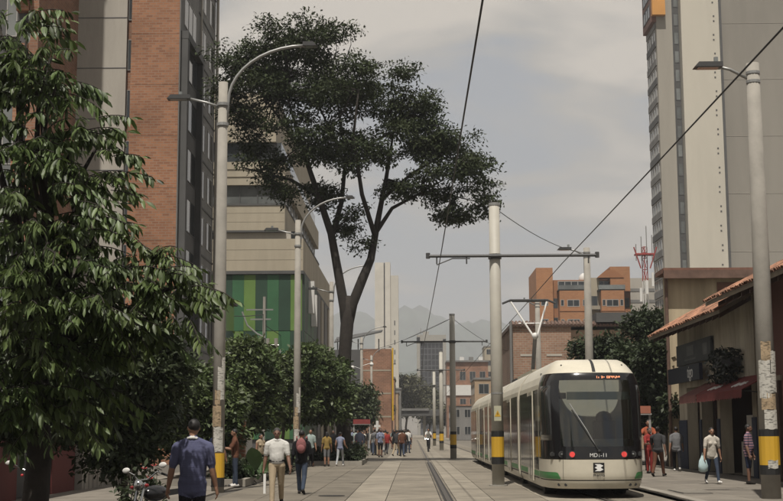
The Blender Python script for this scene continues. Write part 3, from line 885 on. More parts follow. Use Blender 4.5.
for (y0, y1) in ((44.7, 47.1), (47.4, 49.6)):
    MB().box(10.78, 11.75, y0 + 0.02, y0 + 0.08, Z0 + 0.02, 3.05).build('door_leaf', M_wood, cs)
    MB().box(10.78, 11.75, y1 - 0.08, y1 - 0.02, Z0 + 0.02, 3.05).build('door_leaf', M_wood, cs)
tiled_eave(cs, 9.30, 5.14, 39.4, 51.3, R(29), 5)
for k, (gx, gy, gw, gh, gm) in enumerate(((10.62, 40.45, 0.4, 0.35, 'orange'), (10.66, 40.95, 0.35, 0.25, 'yellow'), (10.6, 41.4, 0.45, 0.4, 'white'), (10.64, 41.85, 0.3, 0.3, 'red'))):
    g_ = thing('goods_box', ['orange box on the shop counter', 'small yellow box on the shop counter', 'white box on the shop counter', 'red box at the counter end'][k], 'box', (gx, gy, 1.15), 0, 'boxes on the shop counter')
    gmat = mat('box_' + gm, dict(orange=(0.4, 0.16, 0.05), yellow=(0.5, 0.36, 0.08), white=(0.6, 0.58, 0.54), red=(0.35, 0.05, 0.04))[gm], 0.8, 0.15, 4)
    MB().box(0, gw, 0, gw * 0.9, 0, gh).build('carton', gmat, g_)
    MB().box(-0.01, gw + 0.01, -0.01, gw * 0.9 + 0.01, gh, gh + 0.03).build('lid', gmat, g_)
# red awning on its frame
aw = MB()
M_aw = mat('red_canvas', (0.14, 0.018, 0.016), 0.85, 0.2, 1.5)
M_aw2 = mat('faded_canvas', (0.13, 0.04, 0.032), 0.85, 0.2, 1.5)
def awning(y0, y1, m):
    b = MB()
    b.add([(10.33, y0, 3.16), (10.33, y1, 3.16), (9.42, y1, 2.68), (9.42, y0, 2.68), (10.33, y0, 3.13), (10.33, y1, 3.13), (9.42, y1, 2.65), (9.42, y0, 2.65)],
          [(0, 1, 2, 3), (4, 7, 6, 5), (0, 4, 5, 1), (1, 5, 6, 2), (2, 6, 7, 3), (3, 7, 4, 0)])
    t = thing('shop_awning', 'red canvas awning with white script over the shop counter' if m is M_aw else 'faded brownish awning at the far end of the corner shop', 'awning')
    b.build('canopy', m, t)
    v = MB(); n = int((y1 - y0) / 0.3)
    for k in range(n):
        a = y0 + (y1 - y0) * k / n; c = y0 + (y1 - y0) * (k + 1) / n
        v.add([(9.42, a, 2.66), (9.42, c, 2.66), (9.41, c, 2.46), (9.40, (a + c) / 2, 2.41), (9.41, a, 2.46)], [(0, 1, 2, 3, 4)])
    v.build('valance', m, t)
    for yy in (y0 + 0.05, y1 - 0.05):
        MB().tube([(10.34, yy, 2.55), (9.44, yy, 2.64)], 0.02, 6).build('awning_arm', M_iron, t)
    return t
a1 = awning(37.6, 43.6, M_aw)
# unreadable white script on the awning slope: a flowing stroke
for (yy, n) in ((38.4, 10), (41.6, 10)):
    pts = [(9.62 + 0.02 * math.sin(k * 1.3), yy + 0.14 * k, 2.886 + 0.07 * math.sin(k * 1.9)) for k in range(n)]
    pts = [(p[0], p[1], 2.68 + (p[0] - 9.42) * 0.48 / 0.91 + 0.012) for p in [(9.75 + 0.12 * math.sin(k * 1.9), yy + 0.14 * k, 0) for k in range(n)]]
    MB().tube(pts, 0.022, 5).build('script', M_white, a1)
awning(43.7, 46.4, M_aw2)
sg = thing('shop_sign', 'dark navy signboard with white lettering above the faded awning', 'sign', (9.98, 45.6, 3.28))
MB().box(0, 0.12, 0, 5.6, 0, 0.58).build('board', M_sign, sg)
ROTL = Matrix(((0, 0, -1, 0), (-1, 0, 0, 0), (0, 1, 0, 0), (0, 0, 0, 1)))      # read from -X, text runs towards -Y
text('lettering', 'tigo', 0.62, M_white, sg, Matrix.Translation((-0.006, 1.5, 0.31)) @ ROTL)
sg2 = thing('emblem_sign', 'weathered dark grey sign with faint square emblem on the shop wall', 'sign', (10.22, 44.8, 3.95))
MB().box(0, 0.10, 0, 5.8, 0, 0.78).build('board', mat('sign_grey', (0.045, 0.05, 0.058), 0.6, 0.2, 2), sg2)
fg = mat('faint_print', (0.13, 0.135, 0.14), 0.7, 0.2, 4)
MB().box(-0.006, 0.0, 2.7, 3.9, 0.30, 0.66).build('emblem', fg, sg2)
MB().box(-0.006, 0.0, 2.4, 4.3, 0.13, 0.19).build('print_line', fg, sg2)
MB().box(-0.006, 0.0, 0.5, 1.2, 0.2, 0.6).build('print_patch', fg, sg2)
hs_ = thing('hanging_basket', 'black hanging bracket and drooping dark plant on the shop wall', 'plant', (9.85, 41.6, 2.95))
MB().box(-0.15, 0.45, -0.5, 0.7, 0.55, 0.85).build('trough', M_seam, hs_)
b = MB()
for k in range(700):
    p = Vector((random.uniform(-0.3, 0.45), random.uniform(-0.9, 0.95), random.uniform(0.1, 1.15)))
    d = Vector((random.uniform(-1, 1), random.uniform(-1, 1), random.uniform(-1.3, 0.4))).normalized() * 0.16
    u = d.orthogonal().normalized() * 0.05
    b.add([p, p + d * 0.5 + u, p + d, p + d * 0.5 - u], [(0, 1, 2, 3)])
o = b.build('foliage', leaf_mat('dark_plant', (0.02, 0.025, 0.018)), hs_); o['kind'] = 'stuff'

nh = thing('tiled_house', 'neighbouring house with higher clay tile eave and dark wooden front', 'house')
MB().box(10.40, 10.8, 24, 39.57, Z0, 5.95).build('wall', mat('brown_wall', (0.12, 0.05, 0.04), 0.9, 0.2, 0.8, streak=True), nh)
for k in range(5):
    MB().box(10.30, 10.42, 25 + 3 * k, 26.4 + 3 * k, Z0, 2.9).build('door', M_wood, nh)
    MB().box(10.34, 10.42, 24.9 + 3 * k, 26.5 + 3 * k, 2.9, 3.05).build('lintel', M_under, nh)
MB().box(10.8, 16, 39.2, 39.55, Z0, 6.3).build('gable_wall', M_lime, nh)
tiled_eave(nh, 8.92, 5.36, 27.0, 39.55, R(27), 4)

tb = thing('weathered_building', 'stained beige wall with rusty roof edge rising behind the corner shop', 'building', (10.45, 53.0, 0))
MB().box(0, 9, 0, 1.0, 0, 7.8).build('wall', mat('stained_wall', (0.42, 0.345, 0.235), 0.95, 0.4, 0.9, 0.15, streak=True), tb)
M_rust = mat('rusty_roof', (0.17, 0.085, 0.06), 0.9, 0.35, 2.0)
MB().box(-0.25, 9.2, -0.5, 1.3, 7.86, 8.05).build('roof_edge', M_rust, tb)
MB().box(-0.25, 9.2, -0.55, -0.42, 7.62, 7.95).build('gutter', M_tile_d, tb)
MB().tube([(-0.1, -0.15, 0), (-0.1, -0.15, 7.8)], 0.07, 8).build('drain_pipe', M_tile_d, tb)
MB().box(2.0, 9, -0.06, 0, 7.0, 7.5).build('stain_beam', M_rust, tb)

# ------------------------------------------------------------------ lamp posts, masts, wires
M_pole = mat('pole_concrete', (0.30, 0.28, 0.245), 0.85, 0.06, 3.0, 0.08, stain=0.2, sscale=0.9)
M_mast = mat('mast_paint', (0.40, 0.38, 0.33), 0.6, 0.05, 3.0, stain=0.08, sscale=1.2)
M_steel = mat('galvanised', (0.32, 0.32, 0.31), 0.45, 0.1, 3, metal=0.5)
M_lamp = mat('lamp_dark', (0.05, 0.05, 0.05), 0.5, 0.1, 3)
M_bandy = mat('band_yellow', (0.56, 0.33, 0.025), 0.6, 0.14, 4.0, streak=True)
M_bandk = mat('band_black', (0.014, 0.014, 0.014), 0.6, 0.1, 3)
M_paper = mat('poster_paper', (0.50, 0.48, 0.43), 0.9, 0.15, 5, kind='print')
M_paper2 = mat('poster_print', (0.36, 0.27, 0.17), 0.9, 0.25, 5, kind='print', freq=19)
def ring(rad, z0, z1, n=14):
    return MB().tube([(0, 0, z0), (0, 0, z1)], rad, n)
def poster(parent, rad, a0, a1, z0, z1, m):
    b = MB(); n = 5
    for i in range(n + 1):
        a = R(a0 + (a1 - a0) * i / n)
        for zz in (z0, z1):
            b.v.append((rad * math.cos(a), rad * math.sin(a), zz + 0.012 * math.sin(i * 1.7 + z0 * 9)))
    for i in range(n):
        b.f.append((2 * i, 2 * i + 2, 2 * i + 3, 2 * i + 1)); b.m.append(0)
    return b.build('poster', m, parent)
def lamp_head(parent, p, d, s=1.0):
    """flat road lantern at p pointing along +-x"""
    b = MB()
    x0, x1 = (p[0], p[0] + d * 0.62 * s)
    lo, hi = min(x0, x1), max(x0, x1)
    b.prism([(lo, p[2] - 0.04), (hi, p[2] - 0.04), (hi - (0.1 if d > 0 else 0), p[2] + 0.07), (lo + (0.1 if d < 0 else 0), p[2] + 0.07)], p[1] - 0.14, p[1] + 0.14)
    h = b.build('lamp_head', M_lamp, parent)
    MB().box(lo + 0.08, hi - 0.08, p[1] - 0.11, p[1] + 0.11, p[2] - 0.055, p[2] - 0.041).build('lens', M_winl, h)
    return h
def left_post(y, label, band=True, posters=True, x=-5.05):
    t = thing('lamp_post', label, 'lamp post', (x, y, 0.0), 0, 'lamp posts along the left row')
    MB().tube([(0, 0, -0.02), (0, 0, 5), (0, 0, 10.85)], [0.165, 0.15, 0.125], 14).build('pole', M_pole, t, True)
    # long curved arm over the street
    pts = []
    for k in range(11):
        a = math.pi / 2 * k / 10
        pts.append((0.14 + 2.05 * (1 - math.cos(a)) , -0.02, 10.3 + 1.55 * math.sin(a)))
    MB().tube([(0.10, -0.02, 9.6)] + pts, 0.042, 7).build('curved_arm', M_steel, t, True)
    lamp_head(t, (2.15, -0.02, 11.86), 1, 0.6)
    MB().tube([(-0.1, 0, 10.18), (-0.45, 0, 10.30), (-0.95, 0, 10.42)], 0.035, 7).build('side_arm', M_steel, t, True)
    lamp_head(t, (-0.88, 0, 10.43), -1)
    MB().tube([(-1.15, 0, 10.49), (-1.15, 0, 10.60)], 0.05, 8).build('photocell', M_winl, t)
    for zz in (9.65, 10.2):
        ring(0.16, zz, zz + 0.08).build('clamp', M_steel, t)
    if band:
        ring(0.172, 0.36, 0.98).build('yellow_band', M_bandy, t)
        ring(0.171, 0.12, 0.36).build('black_band', M_bandk, t)
    if posters:
        for (a0, a1, z0, z1, m) in ((-130, -40, 1.02, 1.65, M_paper), (-150, -60, 1.66, 2.2, M_paper2), (-95, -30, 2.35, 3.2, M_paper), (-120, -70, 2.22, 2.6, M_paper2), (-60, -20, 3.05, 3.45, M_paper)):
            poster(t, 0.171, a0, a1, z0, z1, m)
    return t
left_post(34, 'concrete lamp post with yellow band and torn posters beside the man in blue')
left_post(57, 'double-armed concrete lamp post rising from the small trees in front of green panels', False)
left_post(81, 'lamp post at the far corner of the green-panelled office block', False, False)
p4 = left_post(129, 'slim lamp post with camera arms right of the big tree trunk', False, False)
for (dx_, zz) in ((-0.9, 8.0), (1.0, 8.3)):
    MB().tube([(0, 0, zz - 0.3), (dx_, 0, zz)], 0.03, 6).build('camera_arm', M_steel, p4)
    MB().ball((dx_, 0, zz - 0.15), 0.2, 10, 6).build('dome_camera', wm, p4, True)
left_post(160, 'lamp post further along the left row, before the brick block', False, False)
left_post(200, 'last lamp post of the left row, at the salmon house', False, False)

def right_post(x, y, label, band=False):
    t = thing('lamp_post', label, 'lamp post', (x, y, 0.078), 0, 'lamp posts along the right sidewalk')
    MB().tube([(0, 0, -0.02), (0, 0, 5), (0, 0, 9.45)], [0.205, 0.18, 0.14], 16).build('pole', M_pole, t, True)
    MB().tube([(-0.1, 0, 9.1), (-0.5, 0, 9.32), (-0.75, 0, 9.38)], 0.035, 7).build('side_arm', M_steel, t, True)
    lamp_head(t, (-0.68, 0, 9.40), -1)
    MB().tube([(-0.80, 0, 9.46), (-0.80, 0, 9.60)], 0.05, 8).build('photocell', M_winl, t)
    for zz in (9.0, 9.2):
        ring(0.155, zz, zz + 0.06).build('clamp', M_steel, t)
    if band:
        ring(0.214, 0.70, 1.30).build('yellow_band', M_bandy, t)
        ring(0.213, 0.50, 0.70).build('black_band', M_bandk, t)
        ring(0.213, 1.30, 1.44).build('black_band', M_bandk, t)
        poster(t, 0.2165, -115, -55, 0.63, 0.80, M_paper)
        for (a0, a1, z0, z1, m) in ((-125, -45, 1.45, 1.85, M_paper), (-140, -50, 1.86, 2.2, M_paper2), (-120, -30, 2.22, 2.62, M_paper), (-150, -80, 2.1, 2.9, M_paper), (-75, -25, 2.64, 3.1, M_paper), (-130, -70, 2.9, 3.3, M_paper2)):
            poster(t, 0.2085, a0, a1, z0, z1, m)
    return t
right_post(7.55, 28, 'nearest lamp post with yellow band and layered posters by the striped shirt', True)
right_post(7.72, 57, 'lamp post standing behind the tram, between tram and dark trees')
right_post(7.72, 80, 'lamp post seen through the tram pantograph in front of old brick building')

def catenary_mast(x, y, label, a0, a1, plaque=False):
    t = thing('catenary_mast', label, 'mast', (x, y, 0), 0, 'catenary masts between the two tracks')
    MB().tube([(0, 0, 0), (0, 0, 4), (0, 0, 7.95)], [0.175, 0.165, 0.15], 16).build('pole', M_mast, t, True)
    ring(0.26, 0, 0.03).build('base_plate', M_conc, t)
    ring(0.18, 0.80, 1.36).build('yellow_band', M_bandy, t)
    ring(0.181, 0.60, 0.80).build('black_band', M_bandk, t)
    ring(0.181, 1.36, 1.52).build('black_band', M_bandk, t)
    ring(0.16, 7.95, 8.03).build('mast_cap', M_steel, t)
    MB().tube([(a0, -0.2, 6.47), (a1, -0.2, 6.47)], 0.045, 8).build('cross_arm', M_lamp, t)
    ring(0.19, 6.40, 6.54).build('arm_clamp', M_lamp, t)
    for xx in (a0 + 0.25, a1 - 0.25, a0 + 1.1):
        MB().tube([(xx, -0.2, 6.47), (xx, -0.2, 6.24)], 0.02, 6).build('hanger', M_lamp, t)
    MB().tube([(a0 + 0.25, -0.2, 6.22), (a0 + 0.7, -0.2, 6.40), (a0 + 1.2, -0.2, 6.40)], 0.02, 6).build('steady_arm', M_lamp, t)
    for xx in (a0, a1):
        MB().tube([(xx, -0.2, 6.40), (xx, -0.2, 6.56)], 0.06, 6).build('insulator', M_lamp, t)
    if plaque:
        MB().box(-0.10, 0.10, -0.182, -0.172, 1.80, 2.22).build('warning_plate', mat('plate_pale', (0.45, 0.44, 0.32), 0.6, 0.08, 4), t)
        MB().prism([(-0.085, 1.92), (0.085, 1.92), (0, 2.10)], -0.186, -0.183).build('warning_triangle', M_bandy, t)
        MB().prism([(-0.012, 1.95), (0.018, 2.0), (0.0, 2.0), (0.012, 2.06), (-0.018, 2.0), (0.0, 2.0)], -0.189, -0.187).build('flash_mark', M_bandk, t)
        ring(0.176, 2.55, 2.60).build('strap', M_steel, t)
    else:
        MB().tube([(a0, -0.2, 6.52), (0, -0.1, 7.8)], 0.008, 4).build('stay', M_lamp, t)
    return t
catenary_mast(2.38, 37.0, 'nearest pale catenary mast with yellow-black band and warning plate beside the tram', -1.92, 2.9, True)
catenary_mast(2.22, 72.5, 'second catenary mast, beyond the tree shadow, with long cross arm', -2.8, 1.9)
catenary_mast(2.30, 106, 'third catenary mast down the line, first of the far pair', -1.9, 1.9)
catenary_mast(2.30, 141, 'fourth catenary mast, second of the far pair', -1.9, 1.9)

M_wire = mat('wire', (0.03, 0.03, 0.032), 0.6, 0.1, 3)
def wire(name, label, pts, r, group=None, seg=10, sag=0.0):
    P_ = []
    for a, b in zip(pts[:-1], pts[1:]):
        for k in range(seg):
            t = k / seg
            P_.append((a[0] + (b[0] - a[0]) * t, a[1] + (b[1] - a[1]) * t, a[2] + (b[2] - a[2]) * t - sag * 4 * t * (1 - t)))
    P_.append(pts[-1])
    return tag(MB().tube(P_, r, 6).build(name, M_wire, None, True), label, 'wire', group)
wire('contact_wire', 'overhead contact wire above the empty track, dropping past the big tree', [(0.80, 6, 6.2), (0.78, 36.8, 6.24), (0.62, 72.3, 6.24), (0.75, 106, 6.24), (0.75, 141, 6.24), (0.75, 230, 6.24)], 0.013, 'overhead contact wires', sag=0.03)
wire('contact_wire', 'overhead contact wire running diagonally over the tram', [(4.25, 6, 6.02), (4.28, 36.8, 6.24), (4.2, 72.3, 6.24), (4.2, 106, 6.24), (4.2, 230, 6.24)], 0.013, 'overhead contact wires', sag=0.03)
wire('stay_wire', 'thin stay wire from the nearest mast top to the post behind the tram', [(2.38, 37.0, 7.9), (7.6, 57, 9.3)], 0.012, sag=0.25)
wire('stay_wire', 'thin stay wire from the second mast top towards the far brick house', [(2.22, 72.5, 7.8), (9.0, 120, 8.8)], 0.014, sag=0.3)
wire('stay_wire', 'thin stay wire from the second mast top to the left lamp row', [(2.22, 72.5, 7.8), (-5.0, 129, 9.4)], 0.014, sag=0.3)
wire('service_cable', 'black cable strung from the utility pole to the leafy tree in front', [(-10.8, 94, 10.0), (-13.5, 70, 8.6)], 0.03, sag=0.4)
wire('service_cable', 'lower black cable strung from the utility pole across the green panels', [(-10.8, 94, 9.3), (-7.2, 130, 8.6)], 0.025, sag=0.4)
up = thing('utility_pole', 'thin utility pole with transformer brackets in front of the green panels', 'pole', (-10.75, 94, 0))
MB().tube([(0, 0, 0), (0, 0, 11.3)], [0.14, 0.10], 8).build('pole', M_pole, up)
for (zz, l) in ((10.3, 1.3), (9.6, 1.0)):
    MB().box(-l, l * 0.5, -0.06, 0.06, zz, zz + 0.1).build('cross_arm', M_steel, up)
MB().tube([(-1.6, -0.1, 10.2), (-1.2, -0.1, 9.2), (-0.5, -0.1, 8.6), (0.1, -0.1, 8.3)], 0.06, 6).build('bracket', M_steel, up)
for k in range(4):
    MB().tube([(-0.9 + 0.6 * k, -0.2, 7.6), (-0.9 + 0.6 * k, -0.2, 8.25)], 0.14, 8).build('insulator', M_pole, up)
MB().tube([(-1.1, -0.2, 7.75), (1.1, -0.2, 7.75)], 0.06, 6).build('cross_arm', M_steel, up)
MB().tube([(0.0, -0.35, 6.0), (0.0, -0.35, 7.0)], 0.32, 10).build('transformer', M_greyf, up)

# ------------------------------------------------------------------ tram
M_cream_p = mat('tram_cream', (0.62, 0.575, 0.465), 0.32, 0.04, 0.8, spec=0.5, stain=0.12, sscale=0.6)
M_mask = mat('tram_mask_black', (0.012, 0.012, 0.013), 0.12, 0.2, 1.0, spec=0.5)
M_tglass = mat('tram_side_glass', (0.03, 0.031, 0.03), 0.07, 0.3, 0.7, spec=0.7)
M_tgreen = mat('tram_green', (0.06, 0.23, 0.075), 0.4, 0.05, 1)
M_tdark = mat('tram_underframe', (0.02, 0.02, 0.02), 0.8, 0.2, 2)
M_bellow = mat('tram_bellows', (0.045, 0.044, 0.043), 0.8, 0.2, 2)
M_tint = mat('tram_interior', (0.10, 0.105, 0.10), 0.7, 0.15, 1)
def thin_glass(name, tint, gl):
    m = bpy.data.materials.new(name); m.use_nodes = True
    t = m.node_tree; t.nodes.remove(t.nodes['Principled BSDF'])
    tr = t.nodes.new('ShaderNodeBsdfTransparent'); tr.inputs[0].default_value = (*tint, 1)
    g = t.nodes.new('ShaderNodeBsdfGlossy'); g.inputs['Roughness'].default_value = 0.03
    f = t.nodes.new('ShaderNodeFresnel'); f.inputs[0].default_value = 1.5
    a = t.nodes.new('ShaderNodeMath'); a.operation = 'ADD'; a.inputs[1].default_value = gl
    t.links.new(f.outputs[0], a.inputs[0])
    x = t.nodes.new('ShaderNodeMixShader'); t.links.new(a.outputs[0], x.inputs[0])
    t.links.new(tr.outputs[0], x.inputs[1]); t.links.new(g.outputs[0], x.inputs[2])
    t.links.new(x.outputs[0], t.nodes['Material Output'].inputs[0])
    return m
M_wind = thin_glass('windscreen_glass', (0.44, 0.48, 0.47), 0.05)

TY = 29.6
tram = thing('tram', 'cream articulated tram with black windscreen mask and green stripe', 'tram', (4.16, TY, 0))
LEND, NEXP = 1.75, 3.3
def itp(z, tab):
    for (a, va), (b, vb) in zip(tab[:-1], tab[1:]):
        if z <= b: return va + (vb - va) * max(0, (z - a)) / (b - a)
    return tab[-1][1]
W_T = [(0.20, 1.08), (0.32, 1.13), (0.5, 1.16), (2.40, 1.16), (2.62, 1.135), (2.80, 1.07), (2.92, 0.99), (3.04, 0.90), (3.12, 0.82), (3.17, 0.74)]
Y_T = [(0.20, 0.16), (0.32, 0.07), (0.5, 0.02), (0.9, 0.0), (1.2, 0.03), (2.0, 0.16), (2.6, 0.31), (2.80, 0.39), (2.92, 0.50), (3.04, 0.68), (3.12, 0.88), (3.17, 1.15)]
def S(t, z, off=0.0):
    """point on the cab skin: t in degrees from -90 (left flank) to 90, z height"""
    def raw(t, z):
        w_, y0 = itp(z, W_T), itp(z, Y_T)
        s_, c_ = math.sin(R(t)), math.cos(R(t))
        return Vector((w_ * math.copysign(abs(s_) ** (2 / NEXP), s_), y0 + (LEND - y0) * (1 - abs(c_) ** (2 / NEXP)), z))
    p = raw(t, z)
    if off:
        du = raw(min(t + 0.5, 89.9), z) - raw(max(t - 0.5, -89.9), z); dv = raw(t, z + 0.01) - raw(t, z - 0.01)
        n = du.cross(dv)
        if n.length > 1e-9: p = p + n.normalized() * off
    return p
def x2t(x, z):
    w_ = itp(z, W_T)
    return math.degrees(math.asin(max(-1, min(1, math.copysign(abs(x / w_) ** (NEXP / 2), x)))))
def lin(a, b, n): return [a + (b - a) * i / n for i in range(n + 1)]
def patch(name, m, ts, zs, off=0.0, thick=0.0, smooth=True, parent=None):
    b = MB()
    for t in ts:
        for z in zs: b.v.append(tuple(S(t, z, off)))
    nz = len(zs)
    for i in range(len(ts) - 1):
        for j in range(nz - 1):
            a = i * nz + j
            b.f.append((a, a + nz, a + nz + 1, a + 1)); b.m.append(0)
    if thick:
        k = len(b.v)
        for t in ts:
            for z in zs: b.v.append(tuple(S(t, z, off - thick)))
        n0 = len(b.f)
        for f in list(b.f[:n0]): b.f.append(tuple(i + k for i in reversed(f))); b.m.append(0)
        edge = [i * nz for i in range(len(ts))] + [(len(ts) - 1) * nz + j for j in range(1, nz)] + [i * nz + nz - 1 for i in reversed(range(len(ts) - 1))] + [j for j in reversed(range(1, nz - 1))]
        for a, c in zip(edge, edge[1:] + edge[:1]): b.f.append((a, c, c + k, a + k)); b.m.append(0)
    return b.build(name, m, parent or tram, smooth)
# angles spaced so that the flat front and the tight corners are both well resolved
TS = [-90, -88, -84, -79, -73, -66, -58, -50, -42, -34, -26, -18, -9, 0, 9, 18, 26, 34, 42, 50, 58, 66, 73, 79, 84, 88, 90]
patch('lower_valance', M_cream_p, TS, [0.22, 0.26, 0.30, 0.35, 0.395], 0)
patch('panel_gap', M_tdark, TS, [0.395, 0.42], -0.012)
patch('bumper', M_cream_p, TS, [0.42, 0.46, 0.5, 0.6, 0.7, 0.8, 0.87], 0)
patch('bumper_seam', M_tdark, [-31.5, -31], lin(0.42, 0.87, 6), 0.002)
patch('mask_lower', M_mask, TS, [0.885, 0.95, 1.05, 1.16], 0.004)
patch('mask_upper', M_mask, TS, [2.66, 2.72, 2.78, 2.82], 0.004)
zz = lin(1.16, 2.66, 12)
xa, xb = 34, 40
patch('mask_side', M_mask, [t for t in TS if t <= -34], zz, 0.004)
patch('mask_side', M_mask, [t for t in TS if t >= 34], zz, 0.004)
patch('windscreen', M_wind, [t for t in TS if -34 <= t <= 34], zz, 0.002)
patch('side_glass', M_tglass, [-83, -80, -76, -71, -65, -58, -50], lin(1.30, 2.55, 8), 0.009, 0.004)
patch('side_glass', M_tglass, [50, 58, 65, 71, 76, 80, 83], lin(1.30, 2.55, 8), 0.009, 0.004)
patch('roof_cap', M_cream_p, TS, [2.835, 2.87, 2.92, 2.96, 3.0, 3.04, 3.08, 3.12, 3.145, 3.17], 0)
patch('roof_rim', M_mask, TS, [2.818, 2.838], -0.004)
patch('roof_seam', M_tdark, [-0.25, 0.25], lin(2.85, 3.165, 8), 0.007)
for s in (-1, 1):
    MB().ball(S(s * 40, 3.02, 0.0), 0.022, 8, 6).build('marker_lamp', M_tdark, tram)
    # green band ending in a rounded tip
    zt = lin(0.435, 0.585, 6)
    b = MB()
    T0 = lin(90, 36, 14)
    for i, t in enumerate(T0):
        cut = max(0, (t - 36) / 8)
        f_ = 1 - math.sqrt(max(0, 1 - max(0, 1 - cut) ** 2)) if cut < 1 else 0
        for z in lin(0.435, 0.585 - 0.12 * f_, 4): b.v.append(tuple(S(s * t, z, 0.005)))
    for i in range(len(T0) - 1):
        for j in range(4):
            a = i * 5 + j; b.f.append((a, a + 5, a + 6, a + 1)); b.m.append(0)
    b.build('green_band', M_tgreen, tram)
    # lamps in the mask
    for (xx, rr, m) in ((0.58, 0.062, emit_mat('tail_red', (0.6, 0.05, 0.045), 0.22)), (0.80, 0.055, M_tdark), (0.98, 0.04, M_tdark)):
        p = S(x2t(s * xx, 0.985), 0.985, 0.006)
        o = MB().tube([(p.x, p.y - 0.012, p.z), (p.x, p.y + 0.02, p.z)], rr, 14).build('tail_lamp' if rr > 0.06 else 'head_lamp', m, tram)
        MB().tube([(p.x, p.y - 0.008, p.z), (p.x, p.y + 0.02, p.z)], rr + 0.018, 14).build('lamp_ring', M_bellow, o)
        if rr < 0.06:
            MB().ball((p.x, p.y - 0.014, p.z), rr * 0.45, 8, 6).build('lamp_bulb', M_winl, o)
    for xx in (0.72, 0.86):
        p = S(x2t(s * xx, 0.31), 0.31, 0.004)
        MB().tube([(p.x, p.y - 0.004, p.z), (p.x, p.y + 0.02, p.z)], 0.035, 10).build('socket', M_tdark, tram)
    # door mirror camera pods
p = S(0, 0.68)
lg = MB().box(-0.125, 0.125, p.y - 0.012, p.y + 0.01, 0.585, 0.80).build('logo_plate', M_mask, tram)
MB().prism([(-0.095, 0.77), (0.03, 0.77), (0.10, 0.735), (0.04, 0.692), (0.10, 0.65), (0.03, 0.615), (-0.095, 0.615), (-0.03, 0.655), (-0.095, 0.692), (-0.03, 0.73)], p.y - 0.018, p.y - 0.0125).build('logo_mark', M_white, lg)
text('logo_word', 'metro', 0.105, M_tdark, lg, Matrix.Translation((0, S(0, 0.52).y - 0.006, 0.525)) @ FACE_CAM)
text('fleet_number', 'MD1-11', 0.12, M_white, tram, Matrix.Translation((0.0, S(0, 0.97).y - 0.012, 0.965)) @ FACE_CAM)
# wiper: spindle, arm, blade
wz = [(0.02, 1.05), (-0.18, 1.35), (-0.42, 1.75), (-0.55, 1.98)]
MB().tube([S(x2t(x, z), z, 0.035) for x, z in wz], 0.014, 6).build('wiper_arm', M_tdark, tram)
MB().tube([S(x2t(x + 0.07, z), z, 0.028) for x, z in ((-0.12, 1.15), (-0.3, 1.5), (-0.66, 2.12))], 0.013, 6).build('wiper_blade', M_steel, tram)
MB().ball(S(x2t(0.02, 1.05), 1.05, 0.02), 0.045, 10, 6).build('wiper_spindle', M_tdark, tram)
# cab interior behind the glass
MB().box(-1.05, 1.05, 2.2, 2.26, 0.9, 2.9).build('cab_bulkhead', M_tint, tram)
MB().box(-1.02, 1.02, 0.35, 2.2, 0.95, 1.02).build('cab_floor', M_tdark, tram)
MB().box(-0.78, 0.80, 0.55, 1.0, 1.05, 1.32).build('dashboard', mat('dash_grey', (0.40, 0.41, 0.38), 0.7, 0.1, 2), tram)
MB().box(-0.62, 0.80, 0.52, 0.55, 2.22, 2.40).build('sun_visor', mat('visor_pale', (0.62, 0.68, 0.60), 0.6, 0.05, 2), tram)
MB().box(-0.80, -0.64, 0.50, 0.56, 2.24, 2.38).build('route_panel', M_tdark, tram)
sb = MB().box(0.12, 0.62, 1.5, 1.75, 1.02, 1.75).build('reflection_seat', M_tdark, tram)  # dark seat shape put in for a dome-like reflection on the windscreen
MB().ball((0.37, 1.6, 1.82), (0.2, 0.12, 0.16), 10, 6).build('reflection_dome', M_tdark, sb, True)
MB().box(0.80, 0.92, 0.6, 0.7, 1.3, 2.3).build('grab_pole', mat('visor_pale', (0.62, 0.68, 0.60)), tram)
# destination display: dim orange dots behind the mask
dd = MB()
for k in range(26):
    if k in (3, 4, 9, 10): continue
    for j in range(3):
        if random.random() < 0.62:
            x0 = 0.05 + 0.021 * k
            z = 2.705 + 0.018 * j
            y_ = S(x2t(x0, z), z, 0.007).y
            dd.box(x0, x0 + 0.014, y_ - 0.004, y_ + 0.004, z, z + 0.012)
dd.build('destination_display', emit_mat('led_orange', (0.9, 0.35, 0.18), 0.9), tram)

